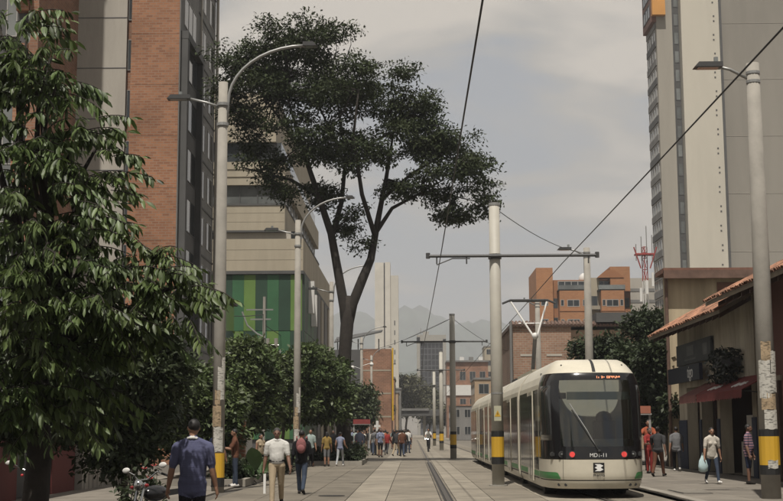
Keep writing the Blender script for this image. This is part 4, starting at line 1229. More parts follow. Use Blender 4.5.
# body modules behind the cab
PROF = [(1.08, 0.20), (1.13, 0.32), (1.16, 0.5), (1.16, 2.40), (1.135, 2.62), (1.07, 2.80), (0.99, 2.92), (0.90, 3.04), (0.82, 3.12), (0.74, 3.17)]
full = [(-x, z) for x, z in PROF] + [(x, z) for x, z in reversed(PROF)]
def module(name, m, y0, y1, sc=1.0, parent=None):
    return MB().prism([(x * sc, 0.2 + (z - 0.2) * (sc if sc < 1 else 1)) for x, z in full], y0, y1).build(name, m, parent or tram)
MODS = [(LEND, 7.3), (7.9, 14.8), (15.4, 22.3), (22.9, 29.8), (30.4, 38.2)]
for mi, (y0, y1) in enumerate(MODS):
    module('body_module', M_cream_p, y0 + 0.002, y1)
    if mi < 4:
        bl = module('bellows', M_bellow, y1, y1 + 0.6, 0.95)
        for k in range(3):
            module('bellows_rib', M_tdark, y1 + 0.08 + 0.19 * k, y1 + 0.13 + 0.19 * k, 0.975, bl)
    for s in (-1, 1):
        X = s * 1.16
        def side(name, m, a, b_, z0, z1, o=0.008, parent=None):
            return MB().box(min(X, X + s * o), max(X, X + s * o), a, b_, z0, z1).build(name, m, parent or tram)
        if mi in (0, 2, 4):
            doors = {0: [(3.2, 4.6)], 2: [(16.2, 17.6), (20.0, 21.4)], 4: [(31.6, 33.0)]}[mi]
        else:
            doors = [(y0 + 2.7, y0 + 4.1)]
        edges = [y0 + (0.25 if mi else 0.12)]
        for d0, d1 in doors: edges += [d0 - 0.12, d1 + 0.12]
        edges.append(y1 - 0.25)
        for a, b_ in zip(edges[0::2], edges[1::2]):
            n = max(1, round((b_ - a) / 1.7))
            for k in range(n):
                side('side_window', M_tglass, a + (b_ - a) * k / n + 0.03, a + (b_ - a) * (k + 1) / n - 0.03, 0.60, 2.50)
            side('green_line', M_tgreen, a, b_, 0.45, 0.57, 0.005)
        for d0, d1 in doors:
            dr = side('door', M_cream_p, d0, d1, 0.30, 2.50, 0.02)
            for k in range(2):
                side('pane', M_tglass, d0 + 0.06 + k * (d1 - d0) / 2, d0 - 0.06 + (k + 1) * (d1 - d0) / 2, 0.42, 2.40, 0.028, dr)
            side('door_seal', M_tdark, (d0 + d1) / 2 - 0.02, (d0 + d1) / 2 + 0.02, 0.32, 2.48, 0.026, dr)
        side('skirt_line', M_tdark, y0 + 0.1, y1 - 0.1, 0.395, 0.42, 0.003)
    # roof equipment
    if mi in (1, 3):
        MB().box(-0.66, 0.66, y0 + 0.8, y1 - 0.8, 3.17, 3.30).build('roof_unit', M_cream_p, tram)
    MB().box(-1.0, 1.0, y0 + 0.4, y1 - 0.4, 0.10, 0.21).build('underframe', M_tdark, tram)
    for ya in ((y0 + 0.9,) if mi else (2.6,)):
        for s in (-1, 1):
            wl = MB().tube([(s * 0.70, ya, 0.36), (s * 0.98, ya, 0.36)], 0.36, 20).build('wheel', M_tdark, tram)
            MB().tube([(s * 0.97, ya, 0.36), (s * 1.0, ya, 0.36)], 0.2, 14).build('rim', M_steel, wl)
MB().prism([(x * 0.96, z) for x, z in full], 38.2, 38.9).build('rear_cab', M_mask, tram)
# pantograph
pg = MB()
yb = 16.4
MB().box(-0.6, 0.6, yb - 0.9, yb + 0.9, 3.17, 3.32).build('pantograph_base', M_bellow, tram)
pa = MB().tube([(0.16, yb + 1.3, 3.3), (0.16, yb - 0.2, 4.83)], 0.07, 8).build('pantograph_arm', M_steel, tram)
MB().ball((0.16, yb - 0.2, 4.83), 0.12, 10, 8).build('pivot', wm, pa, True)
for s in (-1, 1):
    MB().tube([(0.16 + s * 0.08, yb - 0.2, 4.85), (0.0 + s * 0.64, yb + 0.25, 6.08)], 0.035, 7).build('pantograph_fork', wm, tram)
MB().tube([(-0.95, yb + 0.25, 6.02), (-0.66, yb + 0.25, 6.14), (0.66, yb + 0.25, 6.14), (0.95, yb + 0.25, 6.02)], 0.04, 7).build('contact_bow', M_lamp, tram)
MB().tube([(-0.66, yb + 0.6, 6.14), (0.66, yb + 0.6, 6.14)], 0.035, 7).build('contact_bow', M_lamp, tram)
MB().tube([(-0.4, yb + 0.1, 5.3), (0.55, yb + 0.1, 5.3)], 0.02, 6).build('cross_stay', M_steel, tram)

# ------------------------------------------------------------------ trees
M_bark = mat('bark_dark', (0.026, 0.021, 0.017), 0.95, 0.35, 6.0, 0.5)
M_bark2 = mat('bark_grey', (0.075, 0.062, 0.048), 0.95, 0.3, 6.0, 0.4)
LEAF8 = np.array([(0, 0, 0), (-0.13, 0.36, 0.035), (0, 0.38, -0.015), (0.13, 0.36, 0.035), (-0.105, 0.72, 0.0), (0, 0.74, -0.05), (0.105, 0.72, 0.0), (0, 1.0, -0.13)])
LEAF8_F = [(0, 2, 1), (0, 3, 2), (1, 2, 5, 4), (2, 3, 6, 5), (4, 5, 7), (5, 6, 7)]
LEAF4 = np.array([(0, 0, 0), (-0.24, 0.5, 0.05), (0, 1.0, -0.04), (0.24, 0.5, 0.05)])
LEAF4_F = [(0, 3, 2, 1)]
def frames(d, up):
    """orthonormal frames for leaf directions d with normals near up"""
    d = d / np.linalg.norm(d, axis=1, keepdims=True)
    w_ = np.cross(d, up); w_ /= np.maximum(np.linalg.norm(w_, axis=1, keepdims=True), 1e-6)
    n = np.cross(w_, d)
    return d, w_, n
def leaf_cloud(name, pos, d, up, ln, m, parent, canon=LEAF4, faces=LEAF4_F, wfac=1.0, origin=(0, 0, 0)):
    d, w_, n = frames(d, up)
    L = ln[:, None, None]
    V = pos[:, None, :] - np.array(origin) + L * (canon[None, :, 0:1] * wfac * w_[:, None, :] + canon[None, :, 1:2] * d[:, None, :] + canon[None, :, 2:3] * n[:, None, :])
    N_, k = V.shape[0], canon.shape[0]
    V = V.reshape(-1, 3)
    loops = []; sizes = []
    base = np.arange(N_) * k
    for f in faces: sizes.append(len(f))
    li = np.concatenate([base[:, None] + np.array(f)[None, :] for f in faces], axis=1).reshape(-1)
    ls = np.tile(np.array(sizes), N_)
    st_ = np.concatenate([[0], np.cumsum(ls)[:-1]])
    me = bpy.data.meshes.new(name)
    me.vertices.add(len(V)); me.vertices.foreach_set('co', V.astype(np.float32).ravel())
    me.loops.add(len(li)); me.loops.foreach_set('vertex_index', li.astype(np.int32))
    me.polygons.add(len(ls)); me.polygons.foreach_set('loop_start', st_.astype(np.int32)); me.polygons.foreach_set('loop_total', ls.astype(np.int32))
    me.materials.append(m)
    me.update(calc_edges=True)
    o = link(name, me, parent); o['kind'] = 'stuff'
    return o
def unit(n):
    v = RNG.normal(size=(n, 3)); return v / np.linalg.norm(v, axis=1, keepdims=True)
def sprays(clumps, n_spray, per, rad, flat, ln, inner=0.45):
    """leaf positions gathered in flattened sprays over the shells of the clumps"""
    wt_ = np.array([c[1][0] * c[1][1] * c[1][2] for c in clumps]) ** 0.7
    idx = RNG.choice(len(clumps), n_spray, p=wt_ / wt_.sum())
    cs_ = np.array([c[0] for c in clumps])[idx]; rs_ = np.array([c[1] for c in clumps])[idx]
    u = unit(n_spray)
    f_ = inner + (1 - inner) * RNG.random(n_spray) ** 0.55
    ctr = cs_ + u * rs_ * f_[:, None]
    k = np.repeat(np.arange(n_spray), per)
    off = RNG.normal(size=(len(k), 3)) * rad * np.array([1, 1, flat])
    pos = ctr[k] + off
    od = u[k] * np.array([1, 1, 0.5]) + RNG.normal(size=(len(k), 3)) * 0.75 + np.array([0, 0, -0.25])
    up = np.tile(np.array([0, 0, 1.0]), (len(k), 1)) + RNG.normal(size=(len(k), 3)) * 0.55 + u[k] * 0.4
    L = ln * RNG.uniform(0.65, 1.35, len(k))
    return pos, od, up, L
def bent(a, b, n=5, w_=0.08, lift=0.0):
    a, b = Vector(a), Vector(b); L = (b - a).length; out_ = []
    ph = random.uniform(0, 6)
    for i in range(n + 1):
        t = i / n
        q = a.lerp(b, t)
        q += Vector((math.sin(ph + t * 4), math.cos(ph * 1.3 + t * 3.4), 0)) * w_ * L * math.sin(math.pi * t) + Vector((0, 0, lift * L * math.sin(math.pi * t)))
        out_.append(q)
    return out_

# ---- the great tree over the street: trunk forks at about 8 m
big = thing('street_tree', 'tall dark street tree with forked trunk and wide open crown', 'tree', (-3.35, 65, 0))
O = Vector((-3.35, 65, 0))
def L_(p): return tuple(Vector(p) - O)
MB().tube([L_(p) for p in ((-3.45, 65, -0.05), (-3.45, 65, 1.0), (-3.42, 65, 3), (-3.38, 65.05, 5.5), (-3.25, 65.1, 7.2), (-3.2, 65.1, 8.3))], [0.52, 0.38, 0.33, 0.32, 0.33, 0.18], 14).build('trunk', M_bark, big, True)
LIMBS = [
    ([(-3.36, 65.1, 6.4), (-3.42, 65.1, 7.7), (-3.7, 65.2, 9.3), (-4.1, 65.3, 11.5), (-4.8, 65.2, 13.6), (-5.6, 65, 16), (-6.4, 64.5, 18.8)], [0.26, 0.33, 0.30, 0.25, 0.20, 0.13, 0.06]),
    ([(-3.25, 65.1, 6.4), (-3.0, 65.1, 7.9), (-2.5, 65.3, 9.2), (-2.1, 65.6, 10.2), (-1.75, 65.9, 12.2), (-1.3, 66, 14.5), (-0.9, 66, 17.0)], [0.26, 0.33, 0.31, 0.26, 0.20, 0.14, 0.06]),
    ([(-4.1, 65.3, 11.2), (-3.6, 65.8, 13.2), (-3.4, 66.2, 15.6), (-3.9, 66.6, 19.0)], [0.20, 0.16, 0.11, 0.05]),
    ([(-1.9, 65.7, 11.5), (-2.5, 64.6, 13.4), (-2.9, 63.8, 16.2), (-2.6, 63.2, 18.5)], [0.17, 0.14, 0.10, 0.05]),
    ([(-1.85, 65.8, 11.6), (-1.0, 65.9, 12.9), (0.4, 66.2, 13.7), (2.2, 66.4, 13.6), (3.7, 66.3, 13.2)], [0.16, 0.12, 0.085, 0.05, 0.02]),
    ([(-1.5, 65.9, 13.4), (0.0, 65.5, 14.6), (1.4, 65.2, 15.4), (2.6, 65, 15.3)], [0.13, 0.10, 0.07, 0.03]),
    ([(-4.7, 65.2, 13.4), (-6.2, 65.8, 14.4), (-7.8, 66.2, 14.9), (-9.0, 66.2, 15.2)], [0.14, 0.10, 0.07, 0.03]),
    ([(-5.5, 65, 15.8), (-7.4, 64.5, 18.3), (-8.8, 64.2, 20.4)], [0.11, 0.07, 0.03]),
    ([(-3.5, 66.2, 15.5), (-4.8, 67.2, 18.5), (-5.2, 67.6, 21.5)], [0.10, 0.07, 0.03]),
]
for pts, rr in LIMBS:
    MB().tube([L_(p) for p in pts], [v * 0.78 for v in rr], 9).build('limb', M_bark, big, True)
BIG = [((-8.2, 65, 20.3), (1.9, 2.4, 1.7)), ((-6.2, 65, 21.4), (2.1, 2.6, 1.6)), ((-4.4, 65, 20.9), (1.7, 2.6, 1.7)), ((-8.3, 65, 17.6), (1.6, 2.4, 1.5)), ((-6.3, 64.5, 18.6), (1.9, 2.6, 1.6)),
       ((-4.0, 64.5, 18.2), (2.1, 2.7, 1.9)), ((-2.4, 65.5, 19.2), (1.7, 2.6, 1.7)), ((-0.6, 66, 18.6), (1.7, 2.4, 1.6)), ((-7.6, 65.6, 15.6), (1.6, 2.2, 1.1)), ((-5.6, 64.6, 16.0), (1.8, 2.4, 1.2)),
       ((-3.4, 64.4, 15.6), (1.7, 2.5, 1.3)), ((-1.3, 65, 16.1), (1.7, 2.5, 1.4)), ((0.5, 66, 16.3), (1.5, 2.3, 1.3)), ((1.9, 66, 16.4), (1.3, 2.2, 1.1)), ((2.9, 66, 14.9), (1.5, 2.2, 1.3)),
       ((1.3, 66, 14.3), (1.6, 2.2, 1.1)), ((-0.6, 66, 13.8), (1.2, 2, 0.8)), ((3.5, 66.2, 13.1), (0.9, 1.8, 0.8)), ((2.3, 66.3, 12.6), (1.0, 1.6, 0.55)), ((-6.6, 65.5, 13.8), (0.8, 1.4, 0.5)),
       ((-3.1, 65.8, 12.2), (0.9, 1.6, 0.9)), ((-4.4, 66, 13.7), (0.9, 1.5, 0.7)), ((-9.4, 65, 18.9), (0.9, 1.5, 0.9)), ((0.8, 66, 18.0), (0.8, 1.5, 0.6)), ((-4.9, 65.6, 13.9), (0.7, 1, 0.6)), ((-2.6, 66, 10.9), (0.45, 0.8, 0.5))]
rr0 = random.Random(17)
SUB = []
for c, r_ in BIG:
    for k in range(12):
        u = Vector((rr0.gauss(0, 1), rr0.gauss(0, 1), rr0.gauss(0, 1))).normalized() * rr0.uniform(0.30, 1.10)
        q = rr0.uniform(0.25, 0.46)
        SUB.append(((c[0] + u.x * r_[0], c[1] + u.y * r_[1], c[2] + u.z * r_[2]), (r_[0] * q * 1.25, r_[1] * q * 1.1, max(0.25, r_[2] * q * 0.75))))
pos, od, up_, ln = sprays(SUB, 2900, 25, 0.25, 0.42, 0.19, 0.2)
M_leaf_big = leaf_mat('leaf_street_tree', (0.032, 0.043, 0.020), 0.7, 0.12, 0.3, 0.5, 0.12)
leaf_cloud('crown', pos, od, up_, ln, M_leaf_big, big, origin=O)
tw = MB()
for k in range(300):                                         # bare twigs showing in the gaps
    c2, r2_ = SUB[k]
    c, r_ = BIG[k // 12]
    lm = min((Vector(q) for pts, rr in LIMBS for q in pts[2:]), key=lambda q: (q - Vector(c)).length)
    tw.tube(bent(lm.lerp(Vector(c), 0.1) - O, Vector(c2) - O, 4, 0.10), [0.05, 0.04, 0.03, 0.02, 0.012], 5)
o = tw.build('twigs', M_bark, big); o['kind'] = 'stuff'

# ---- big-leaved tree close by on the left
ft = thing('leafy_tree', 'large glossy-leaved tree with drooping leaf rows filling the near left corner', 'tree', (-4.55, 15.6, 0))
O = Vector((-4.55, 15.6, 0))
MB().tube([L_(p) for p in ((-4.5, 15.6, -0.03), (-4.5, 15.6, 0.4), (-4.45, 15.6, 1.2), (-4.5, 15.6, 2.0), (-4.4, 15.5, 2.9))], [0.24, 0.17, 0.15, 0.14, 0.13], 12).build('trunk', M_bark, ft, True)
def pc(px, py, Y, r_, ry=None):
    s_ = 1300.0 / Y
    return ((px - 413) / s_, Y, 1.5 + (432 - py) / s_), (r_, ry or r_ * 1.3, r_)
FT = [pc(-20, 60, 15.2, 0.65), pc(22, 66, 15.0, 0.42), pc(48, 72, 14.8, 0.26), pc(-30, 170, 15, 0.9), pc(22, 150, 14.8, 0.62), pc(66, 138, 15.0, 0.48), pc(88, 172, 15.2, 0.42), pc(98, 128, 15.4, 0.22),
      pc(40, 225, 14.6, 0.8), pc(92, 225, 15.2, 0.45), pc(-20, 290, 14.8, 0.9), pc(50, 300, 14.6, 0.8), pc(110, 292, 14.8, 0.55), pc(150, 285, 15.0, 0.40), pc(178, 298, 15.2, 0.33), pc(128, 326, 15.3, 0.45),
      pc(20, 362, 14.9, 0.75), pc(80, 352, 15.2, 0.55), pc(150, 262, 15.3, 0.26), pc(196, 280, 15.2, 0.22), pc(-15, 12, 15.1, 0.5), pc(14, 28, 15.1, 0.34), pc(40, 46, 15.0, 0.26), pc(-12, 408, 14.8, 0.55), pc(46, 402, 15.0, 0.5), pc(100, 385, 15.4, 0.42)]
for c, r_ in FT:
    MB().tube([Vector(p) for p in bent(Vector((-4.42, 15.5, random.uniform(2.2, 2.9))) - O, Vector(c) - O, 5, 0.06, 0.05)], [0.07, 0.06, 0.05, 0.036, 0.026, 0.014], 6).build('branch', M_bark, ft, True)
P_, D_, U_, N_l = [], [], [], []
twig = MB()
wts = np.array([r_[0] ** 2 for c, r_ in FT])
for k in range(740):
    i = RNG.choice(len(FT), p=wts / wts.sum())
    c, r_ = Vector(FT[i][0]), FT[i][1]
    u = Vector(unit(1)[0])
    if u.y > 0.35 and random.random() < 0.5: u.y = -u.y
    f_ = random.uniform(0.30, 0.92)
    start = c + Vector((u.x * r_[0], u.y * r_[1], u.z * r_[2])) * f_
    d = Vector((u.x, u.y, u.z * 0.2)) + Vector((random.gauss(0.15, 0.3), random.gauss(-0.12, 0.3), random.gauss(0.05, 0.14)))
    d.normalize()
    Ls = random.uniform(0.30, 0.62)
    n = random.randint(9, 14)
    pts = []
    for j in range(n + 1):
        t = j / n
        pts.append(start + d * Ls * t + Vector((0, 0, -0.30 * Ls * t * t)))
    twig.tube([p - O for p in pts[::3]], 0.006, 4)
    side = d.cross(Vector((0, 0, 1)))
    if side.length < 0.1: side = Vector((1, 0, 0))
    side.normalize()
    for j in range(1, n + 1):
        for s in (-1, 1):
            if random.random() < 0.12: continue
            ld = side * s * random.uniform(0.25, 0.7) + d * random.uniform(0.15, 0.5) + Vector((0, 0, -random.uniform(0.5, 1.2)))
            if j == n: ld += d * 1.2
            P_.append(tuple(pts[j])); D_.append(tuple(ld))
            U_.append(tuple(Vector((0, 0, 1)) + side * s * 0.75 + d * random.gauss(0, 0.25) + Vector((random.gauss(0, 0.2), random.gauss(-0.1, 0.2), 0))))
            N_l.append(random.uniform(0.085, 0.215))
o = twig.build('twigs', M_bark, ft); o['kind'] = 'stuff'
P_, D_, U_, N_l = (np.array(q) for q in (P_, D_, U_, N_l))
M_leaf_ft = leaf_mat('leaf_glossy', (0.058, 0.086, 0.029), 0.48, 0.22, 0.7, 1.0, 0.35)
# the 300 leaves that show largest: near the camera side, inside the view
sx = 413 + P_[:, 0] / P_[:, 1] * 1300; sy = 432 - (P_[:, 2] - 1.5) / P_[:, 1] * 1300
inview = (sx > 2) & (sx < 300) & (sy > 5) & (sy < 420)
score = np.where(inview, N_l * 1300 / P_[:, 1] - (P_[:, 1] - 14) * 9, -1e9)
best = np.argsort(-score)[:300]
mask_ = np.ones(len(P_), bool); mask_[best] = False
leaf_cloud('crown', P_[mask_], D_[mask_], U_[mask_], N_l[mask_], M_leaf_ft, ft, LEAF8, LEAF8_F, 1.15, O)
lb_ = MB(); lb_.v = [tuple(p) for p in LEAF8 * np.array([1.15, 1, 1])]; lb_.f = LEAF8_F; lb_.m = [0] * 6
leaf_me = lb_.mesh('leaf', M_leaf_ft, fix=False)
d_, w_, n_ = frames(D_[best], U_[best])
for i in range(len(best)):
    o = link('leaf', leaf_me, ft)
    L = N_l[best[i]]
    Mx = Matrix.Identity(4)
    for a, v in enumerate((w_[i], d_[i], n_[i])):
        for r_ in range(3): Mx[r_][a] = v[r_] * L
    p = Vector(P_[best[i]]) - O
    for r_ in range(3): Mx[r_][3] = p[r_]
    o.matrix_local = Mx

# ---- small round street trees
def small_tree(name, label, x, y, h, clumps, n, leaf, m, group=None, trunk_r=0.09, per=12, rad=0.14, lean=(0, 0), inner=0.4):
    t = thing(name, label, 'tree', (x, y, 0), 0, group)
    top = Vector((lean[0], lean[1], h * 0.45))
    MB().tube(bent((0, 0, -0.03), top, 5, 0.05), [trunk_r * 1.5, trunk_r, trunk_r * 0.9, trunk_r * 0.85, trunk_r * 0.8, trunk_r * 0.75], 9).build('trunk', M_bark2, t, True)
    for c, r_ in clumps:
        MB().tube(bent(top - Vector((0, 0, 0.15)), Vector(c), 4, 0.06), [trunk_r * 0.6, trunk_r * 0.45, trunk_r * 0.35, trunk_r * 0.22, trunk_r * 0.1], 6).build('limb', M_bark2, t, True)
    pos, od, up_, ln = sprays(clumps, n, per, rad, 0.7, leaf, inner)
    leaf_cloud('crown', pos, od, up_, ln, m, t)
    return t
M_leaf_mid = leaf_mat('leaf_laurel', (0.058, 0.082, 0.031), 0.5, 0.22, 0.6, 0.6, 0.3)
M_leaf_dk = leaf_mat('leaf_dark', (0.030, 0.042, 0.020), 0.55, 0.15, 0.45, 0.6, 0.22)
M_leaf_far = leaf_mat('leaf_far', (0.040, 0.055, 0.025), 0.5, 0.15, 0.45, 0.3, 0.3)
def clump_set(w_, z0, z1, n, seed, dy=None):
    rr = random.Random(seed); out_ = []
    dy = dy or w_
    for k in range(n):
        a = rr.uniform(0, 2 * math.pi); q = rr.uniform(0.15, 0.75)
        z = rr.uniform(z0, z1); tz = (z - z0) / (z1 - z0)
        s_ = math.sqrt(max(0.15, 1 - (2 * tz - 1) ** 2 * 0.8))
        r_ = w_ * rr.uniform(0.34, 0.52)
        out_.append(((w_ * q * s_ * math.cos(a), dy * q * s_ * math.sin(a), z), (r_, r_, r_ * 0.8)))
    return out_
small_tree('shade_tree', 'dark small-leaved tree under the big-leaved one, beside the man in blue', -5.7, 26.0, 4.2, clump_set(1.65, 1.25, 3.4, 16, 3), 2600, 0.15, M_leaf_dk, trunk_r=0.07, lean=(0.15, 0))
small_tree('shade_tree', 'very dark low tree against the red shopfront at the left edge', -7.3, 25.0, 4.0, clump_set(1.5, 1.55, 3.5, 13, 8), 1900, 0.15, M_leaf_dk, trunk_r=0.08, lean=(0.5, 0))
G_ = 'small round trees of the left planting row'
small_tree('laurel_tree', 'small bright laurel tree left of the postered lamp post', -6.9, 41.0, 4.2, clump_set(1.65, 1.2, 3.7, 14, 12), 1700, 0.19, M_leaf_mid, G_)
small_tree('laurel_tree', 'small round laurel tree right of the postered lamp post', -6.1, 47.0, 4.6, clump_set(1.7, 2.0, 4.3, 13, 21), 1500, 0.20, M_leaf_mid, G_)
small_tree('laurel_tree', 'laurel tree directly behind the second lamp post', -5.9, 59.5, 5.2, clump_set(1.9, 2.4, 4.6, 14, 33), 1600, 0.22, M_leaf_mid, G_)
small_tree('laurel_tree', 'laurel tree hiding the foot of the tall street tree', -4.2, 61.5, 5.6, clump_set(2.15, 2.5, 4.9, 16, 47), 1900, 0.23, M_leaf_mid, G_)
G2 = 'street trees further down the left side'
for i, (x, y, h, lab) in enumerate(((-4.6, 112, 5.5, 'dark street tree at the foot of the camera lamp post'), (-5.3, 138, 6.0, 'dark street tree before the brick block'), (-4.4, 172, 6.0, 'dark street tree shading the distant crowd'), (-5.6, 215, 7.0, 'street tree near the salmon house'))):
    small_tree('street_tree', lab, x, y, h, clump_set(2.0, h * 0.5, h * 0.92, 10, 60 + i), 650, 0.34, M_leaf_far, G2, 0.12, 12, 0.25)
G3 = 'park trees at the end of the street'
for i, (x, y, h, w2, lab) in enumerate(((-1.5, 330, 15, 5.5, 'broad park tree below the glass tower, left one'), (4.5, 345, 13, 5.0, 'park tree straight below the glass tower'), (-7, 350, 17, 5.5, 'taller park tree beside the slim pale tower'), (9.5, 352, 10, 4, 'low park tree beside the far masts'))):
    small_tree('park_tree', lab, x, y, h, clump_set(w2, h * 0.4, h * 0.92, 10, 80 + i), 600, 0.75, leaf_mat('leaf_park', (0.065, 0.068, 0.035), 0.6, 0.15, 0.4, 0.1, 0.3), G3, 0.3, 12, 0.6)
G4 = 'dark trees behind the tram'
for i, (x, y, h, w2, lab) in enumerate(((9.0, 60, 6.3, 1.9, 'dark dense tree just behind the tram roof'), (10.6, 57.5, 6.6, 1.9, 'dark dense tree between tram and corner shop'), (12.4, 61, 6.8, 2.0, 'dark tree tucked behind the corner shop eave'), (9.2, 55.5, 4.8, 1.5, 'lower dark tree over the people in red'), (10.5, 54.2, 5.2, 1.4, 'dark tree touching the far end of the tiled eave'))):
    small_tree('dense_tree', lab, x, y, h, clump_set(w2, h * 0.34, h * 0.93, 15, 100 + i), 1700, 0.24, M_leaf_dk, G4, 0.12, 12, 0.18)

# ---- planters with low shrubs on the left
M_soil = mat('soil', (0.045, 0.035, 0.025), 0.95, 0.3, 5)
def planter(label, x0, x1, y0, y1):
    t = thing('planter', label, 'planter', (x0, y0, 0))
    W_, D2 = x1 - x0, y1 - y0
    for a in ((0, W_, 0, 0.16), (0, W_, D2 - 0.16, D2), (0, 0.16, 0.16, D2 - 0.16), (W_ - 0.16, W_, 0.16, D2 - 0.16)):
        MB().box(a[0], a[1], a[2], a[3], -0.01, 0.20).build('kerb', M_kerb, t)
    MB().box(0.16, W_ - 0.16, 0.16, D2 - 0.16, -0.01, 0.14).build('soil', M_soil, t)
planter('long kerbed planting bed behind the postered lamp post', -7.4, -4.75, 37.2, 56)
planter('kerbed planting bed around the tall street tree', -5.4, -2.35, 60.2, 67.5)
def shrub(label, x, y, h, w_, m=M_leaf_dk, n=260, leaf=0.16):
    t = thing('shrub', label, 'shrub', (x, y, 0.14), 0, 'low shrubs in the planting beds')
    b = MB()
    for k in range(7):
        b.tube(bent((random.uniform(-0.1, 0.1), random.uniform(-0.1, 0.1), 0), (random.uniform(-w_, w_) * 0.7, random.uniform(-w_, w_) * 0.7, h * random.uniform(0.5, 0.9)), 3, 0.05), [0.018, 0.014, 0.01, 0.006], 5)
    b.build('stems', M_bark2, t)
    pos, od, up_, ln = sprays([((0, 0, h * 0.5), (w_, w_, h * 0.5)), ((w_ * 0.4, 0, h * 0.4), (w_ * 0.7, w_ * 0.7, h * 0.4)), ((-w_ * 0.4, 0, h * 0.45), (w_ * 0.7, w_ * 0.7, h * 0.4))], n, 8, 0.10, 0.8, leaf)
    leaf_cloud('foliage', pos, od, up_, ln, m, t)
for i, (x, y, h, w_) in enumerate(((-5.3, 39.0, 0.55, 0.5), (-5.2, 41.8, 0.6, 0.55), (-5.5, 44.6, 0.55, 0.6), (-5.1, 47.8, 0.55, 0.55), (-5.3, 51.2, 0.65, 0.6), (-5.2, 54.2, 0.6, 0.6), (-4.6, 61.0, 0.7, 0.6), (-3.0, 61.3, 0.55, 0.5), (-3.6, 63.0, 0.9, 0.7), (-2.9, 65.2, 0.75, 0.5))):
    shrub(['low shrub nearest the postered lamp post', 'second low shrub of the long bed', 'third low shrub of the long bed', 'fourth low shrub of the long bed', 'fifth low shrub of the long bed', 'last low shrub of the long bed',
           'low shrub at the tall tree bed, shop side', 'low shrub at the tall tree bed, near street corner', 'taller shrub against the tall tree trunk', 'shrub at the street side of the tall tree trunk'][i], x, y, h, w_)

# ------------------------------------------------------------------ people
SKIN = mat('skin_brown', (0.28, 0.15, 0.095), 0.6, 0.06, 6)
SKIN_D = mat('skin_dark', (0.17, 0.09, 0.06), 0.6, 0.06, 6)
HAIR = mat('hair_black', (0.014, 0.012, 0.011), 0.6, 0.2, 20)
HAIR_G = mat('hair_greying', (0.035, 0.031, 0.03), 0.7, 0.3, 30)
HAIR_B = mat('hair_brown', (0.05, 0.028, 0.016), 0.6, 0.2, 20)
def cloth(name, c, **k): return mat('cloth_' + name, c, 0.95, 0.10, 1.6, 0.55, spec=0.1, **k)
C_ = {n: cloth(n, c) for n, c in dict(white=(0.55, 0.54, 0.51), cream=(0.50, 0.46, 0.40), blue=(0.095, 0.10, 0.17), khaki=(0.36, 0.29, 0.20), jeans=(0.045, 0.058, 0.085), black=(0.016, 0.016, 0.018),
     dgrey=(0.05, 0.05, 0.052), grey=(0.16, 0.16, 0.165), red=(0.24, 0.035, 0.032), brown=(0.12, 0.055, 0.035), orange=(0.30, 0.085, 0.045), navy=(0.02, 0.025, 0.05), teal=(0.30, 0.36, 0.34), pink=(0.24, 0.10, 0.10),
     lilac=(0.21, 0.23, 0.31), yellow=(0.26, 0.18, 0.06), shoe=(0.025, 0.022, 0.02), shoew=(0.6, 0.58, 0.55), lgrey=(0.33, 0.34, 0.35)).items()}
C_['stripe'] = mat('cloth_stripe', (0.30, 0.17, 0.20), 0.9, 0.1, 7, kind='stripes', col2=(0.05, 0.045, 0.08), freq=4.2)
EYE = mat('eye_dark', (0.02, 0.015, 0.012), 0.3, 0.0, 1)
LIP = mat('lip', (0.16, 0.06, 0.05), 0.6, 0.0, 1)

